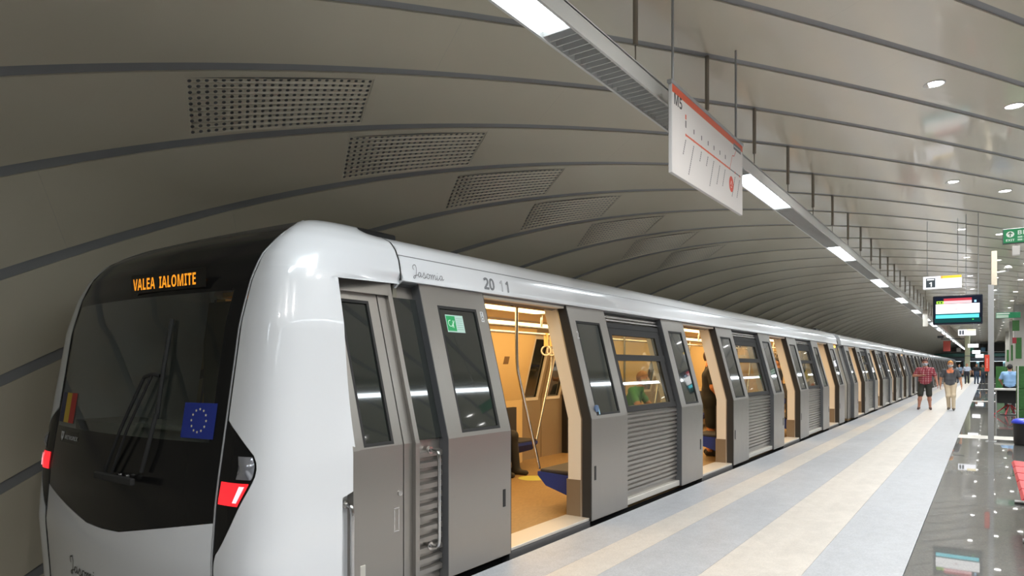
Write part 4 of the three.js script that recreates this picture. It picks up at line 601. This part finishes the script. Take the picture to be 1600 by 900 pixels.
  [[-1, o.armR ?? [[-0.27, 1.12, -0.02], [-0.27, 0.87, 0.06]]], [1, o.armL ?? [[0.27, 1.12, -0.02], [0.27, 0.87, 0.06]]]].forEach(([sg, [el, wr]]) => { const h = handGeo.clone(); if (sg < 0) h.scale(-1, 1, 1); const dir = new THREE.Vector3(wr[0] - el[0], wr[1] - el[1], wr[2] - el[2]).normalize(); h.applyQuaternion(new THREE.Quaternion().setFromUnitVectors(new THREE.Vector3(0, -1, 0), dir)).translate(...wr); if (sg < 0) { const ix = h.index.array; for (let i = 0; i < ix.length; i += 3) { const q = ix[i]; ix[i] = ix[i + 1]; ix[i + 1] = q; } h.computeVertexNormals(); } parts.push(colour(h, plain(...skin))); });
  const flat = parts.map((q) => { const n = q.index ? q.toNonIndexed() : q; n.deleteAttribute('uv'); return n; });
  mesh('body', mergeGeometries(flat), new THREE.MeshStandardMaterial({ vertexColors: true, roughness: 0.8 }), t);
  if (o.hair) mesh('hair', placeHead(hairShort), std(lin(...o.hair), 0.7), t);
  if (o.cap) mesh('cap', placeHead(capGeo), std(lin(...o.cap), 0.8), t);
  if (o.mask) mesh('face_mask', placeHead(maskGeo), std(lin(...o.mask), 0.8), t);
  return { t, P };
}
const plaid = (x, y, z) => { const u = ((x + z * 0.7 + 5) / 0.075) % 1, v = (y / 0.075) % 1, a = u < 0.28, b = v < 0.28; return a && b ? [0.5, 0.33, 0.33] : a || b ? [0.30, 0.07, 0.09] : [0.20, 0.015, 0.03]; };
{
  person('person in a red plaid shirt, dark shorts and face mask walking on the platform', -1.77, 0, 27.9, 0.05, { height: 1.80, wide: 1.12, untucked: true, top: plaid, shorts: true, legs: plain(0.025, 0.028, 0.022), hair: [0.06, 0.02, 0.015], mask: [0.40, 0.45, 0.52], skin: [0.42, 0.2, 0.14], armR: [[-0.32, 1.16, 0.02], [-0.10, 1.17, 0.22]], armL: [[0.31, 1.12, 0], [0.36, 0.88, 0.1]], legR: [[-0.14, 0.5, 0.06], [-0.18, 0.09, 0.04]], legL: [[0.12, 0.5, 0.05], [0.15, 0.09, 0.0]], shoe: plain(0.07, 0.04, 0.035), cell: 0.014 });
  const b = person('person in a dark grey top and cream trousers beside the plaid shirt', -1.02, 0, 27.95, -0.05, { height: 1.74, longSleeves: false, top: (x, y, z) => (z > 0.06 && Math.abs(x) < 0.05 + (y - 1.2) * 0.3 && y > 1.3 ? [0.6, 0.18, 0.08] : [0.075, 0.08, 0.088]), untucked: true, legs: plain(0.60, 0.50, 0.36), hair: [0.5, 0.22, 0.05], mask: [0.5, 0.52, 0.52], armR: [[-0.28, 1.12, 0], [-0.29, 0.87, 0.06]], armL: [[0.29, 1.12, -0.02], [0.33, 0.88, 0.06]], legR: [[-0.06, 0.5, 0.08], [-0.05, 0.11, -0.06], [-0.06, 0.05, 0.08]], legL: [[0.1, 0.52, 0.1], [0.10, 0.1, 0.08]], shoe: plain(0.12, 0.1, 0.08), cell: 0.014 });
  mesh('backpack', [new RoundedBoxGeometry(0.34, 0.46, 0.16, 3, 0.06).translate(0, 1.2, -0.19), ...[-1, 1].map((g) => new THREE.TorusGeometry(0.14, 0.018, 6, 16, Math.PI).rotateZ(0).rotateY(Math.PI / 2).translate(g * 0.13, 1.3, -0.02))], std(lin(0.03, 0.035, 0.05), 0.8), b.t);
}
person('distant person in a pale blue shirt and dark trousers walking on the platform', -1.35, 0, 69.5, 0, { height: 1.78, top: plain(0.45, 0.52, 0.66), legs: plain(0.02, 0.022, 0.035), hair: [0.3, 0.15, 0.1], legR: [[-0.1, 0.5, 0.1], [-0.1, 0.1, 0.1]], legL: [[0.1, 0.5, 0.02], [0.1, 0.12, -0.14]], cell: 0.022 });
person('distant person in a black top and blue jeans', -0.68, 0, 69.8, 0.3, { height: 1.76, wide: 1.1, top: plain(0.012, 0.013, 0.015), legs: plain(0.03, 0.05, 0.09), hair: [0.02, 0.02, 0.02], cell: 0.022 });
person('distant person in a light blue jacket behind the pale blue shirt', -2.0, 0, 73, -0.4, { height: 1.72, longSleeves: true, top: plain(0.22, 0.32, 0.45), legs: plain(0.04, 0.05, 0.08), hair: [0.06, 0.04, 0.03], cell: 0.022 });
person('distant person in dark green clothes beside the red post sign', -0.25, 0, 72, 0.5, { height: 1.68, longSleeves: true, top: plain(0.03, 0.06, 0.05), legs: plain(0.02, 0.03, 0.05), hair: [0.02, 0.02, 0.02], cell: 0.022 });
person('person in a sky blue shirt and black trousers seen from behind', 0.68, 0, 29.4, Math.PI, { height: 1.62, wide: 1.12, top: plain(0.24, 0.42, 0.68), untucked: true, legs: plain(0.012, 0.012, 0.014), hair: [0.012, 0.012, 0.012], armR: [[-0.3, 1.14, 0.06], [-0.24, 1.0, 0.24]], armL: [[0.3, 1.14, 0.04], [0.24, 0.98, 0.22]], cell: 0.016 });
person('person in a black T-shirt and dark shorts standing inside the second doorway', -3.78, 0.05, 11.1, 2.0, { height: 1.78, wide: 1.08, top: plain(0.012, 0.011, 0.012), untucked: true, shorts: true, legs: plain(0.015, 0.016, 0.014), skin: [0.5, 0.2, 0.08], hair: [0.05, 0.02, 0.01], armR: [[-0.30, 1.12, 0.02], [-0.26, 0.90, 0.16]], armL: [[0.30, 1.1, 0.03], [0.27, 0.88, 0.15]], cell: 0.015 });
const sit = { pel: [0, 0.56, 0], waist: [0, 0.70, -0.02], chest: [0, 0.92, -0.03], neck: [0, 1.08, -0.02], head: [0, 1.23, 0.01] };
const sitting = (o) => ({ body: sit, legR: [[-0.11, 0.53, 0.40], [-0.12, 0.09, 0.42]], legL: [[0.11, 0.53, 0.40], [0.13, 0.09, 0.44]], armR: [[-0.27, 0.75, 0.06], [-0.12, 0.64, 0.28]], armL: [[0.27, 0.75, 0.06], [0.10, 0.64, 0.28]], ...o });
person('seated passenger in a green T-shirt behind the first side window', -5.50, 0.05, 11.5, Math.PI / 2 + 0.1, sitting({ height: 1.84, top: plain(0.04, 0.24, 0.06), legs: plain(0.03, 0.03, 0.04), hair: [0.3, 0.14, 0.05], mask: [0.55, 0.55, 0.5], skin: [0.5, 0.24, 0.12], body: { pel: [0, 0.52, 0], waist: [0, 0.68, 0.04], chest: [0, 0.90, 0.17], neck: [0, 1.06, 0.25], head: [0, 1.20, 0.31] }, armR: [[-0.27, 0.76, 0.30], [-0.14, 0.66, 0.5]], armL: [[0.28, 0.76, 0.30], [0.22, 0.66, 0.52]] }));
person('seated passenger in dark clothes partly hidden by the first open door leaf', -5.72, 0.05, 7.45, Math.PI / 2, sitting({ height: 1.75, longSleeves: true, top: plain(0.02, 0.02, 0.025), legs: plain(0.02, 0.018, 0.018), hair: [0.02, 0.015, 0.01] }));
person('standing passenger with bare arms seen through the third doorway', -4.1, 0.05, 16.9, -1.2, { height: 1.72, top: plain(0.03, 0.03, 0.04), shorts: false, legs: plain(0.03, 0.035, 0.06), skin: [0.45, 0.22, 0.12], hair: [0.03, 0.02, 0.015], cell: 0.018 });
renderer.render(scene, camera);
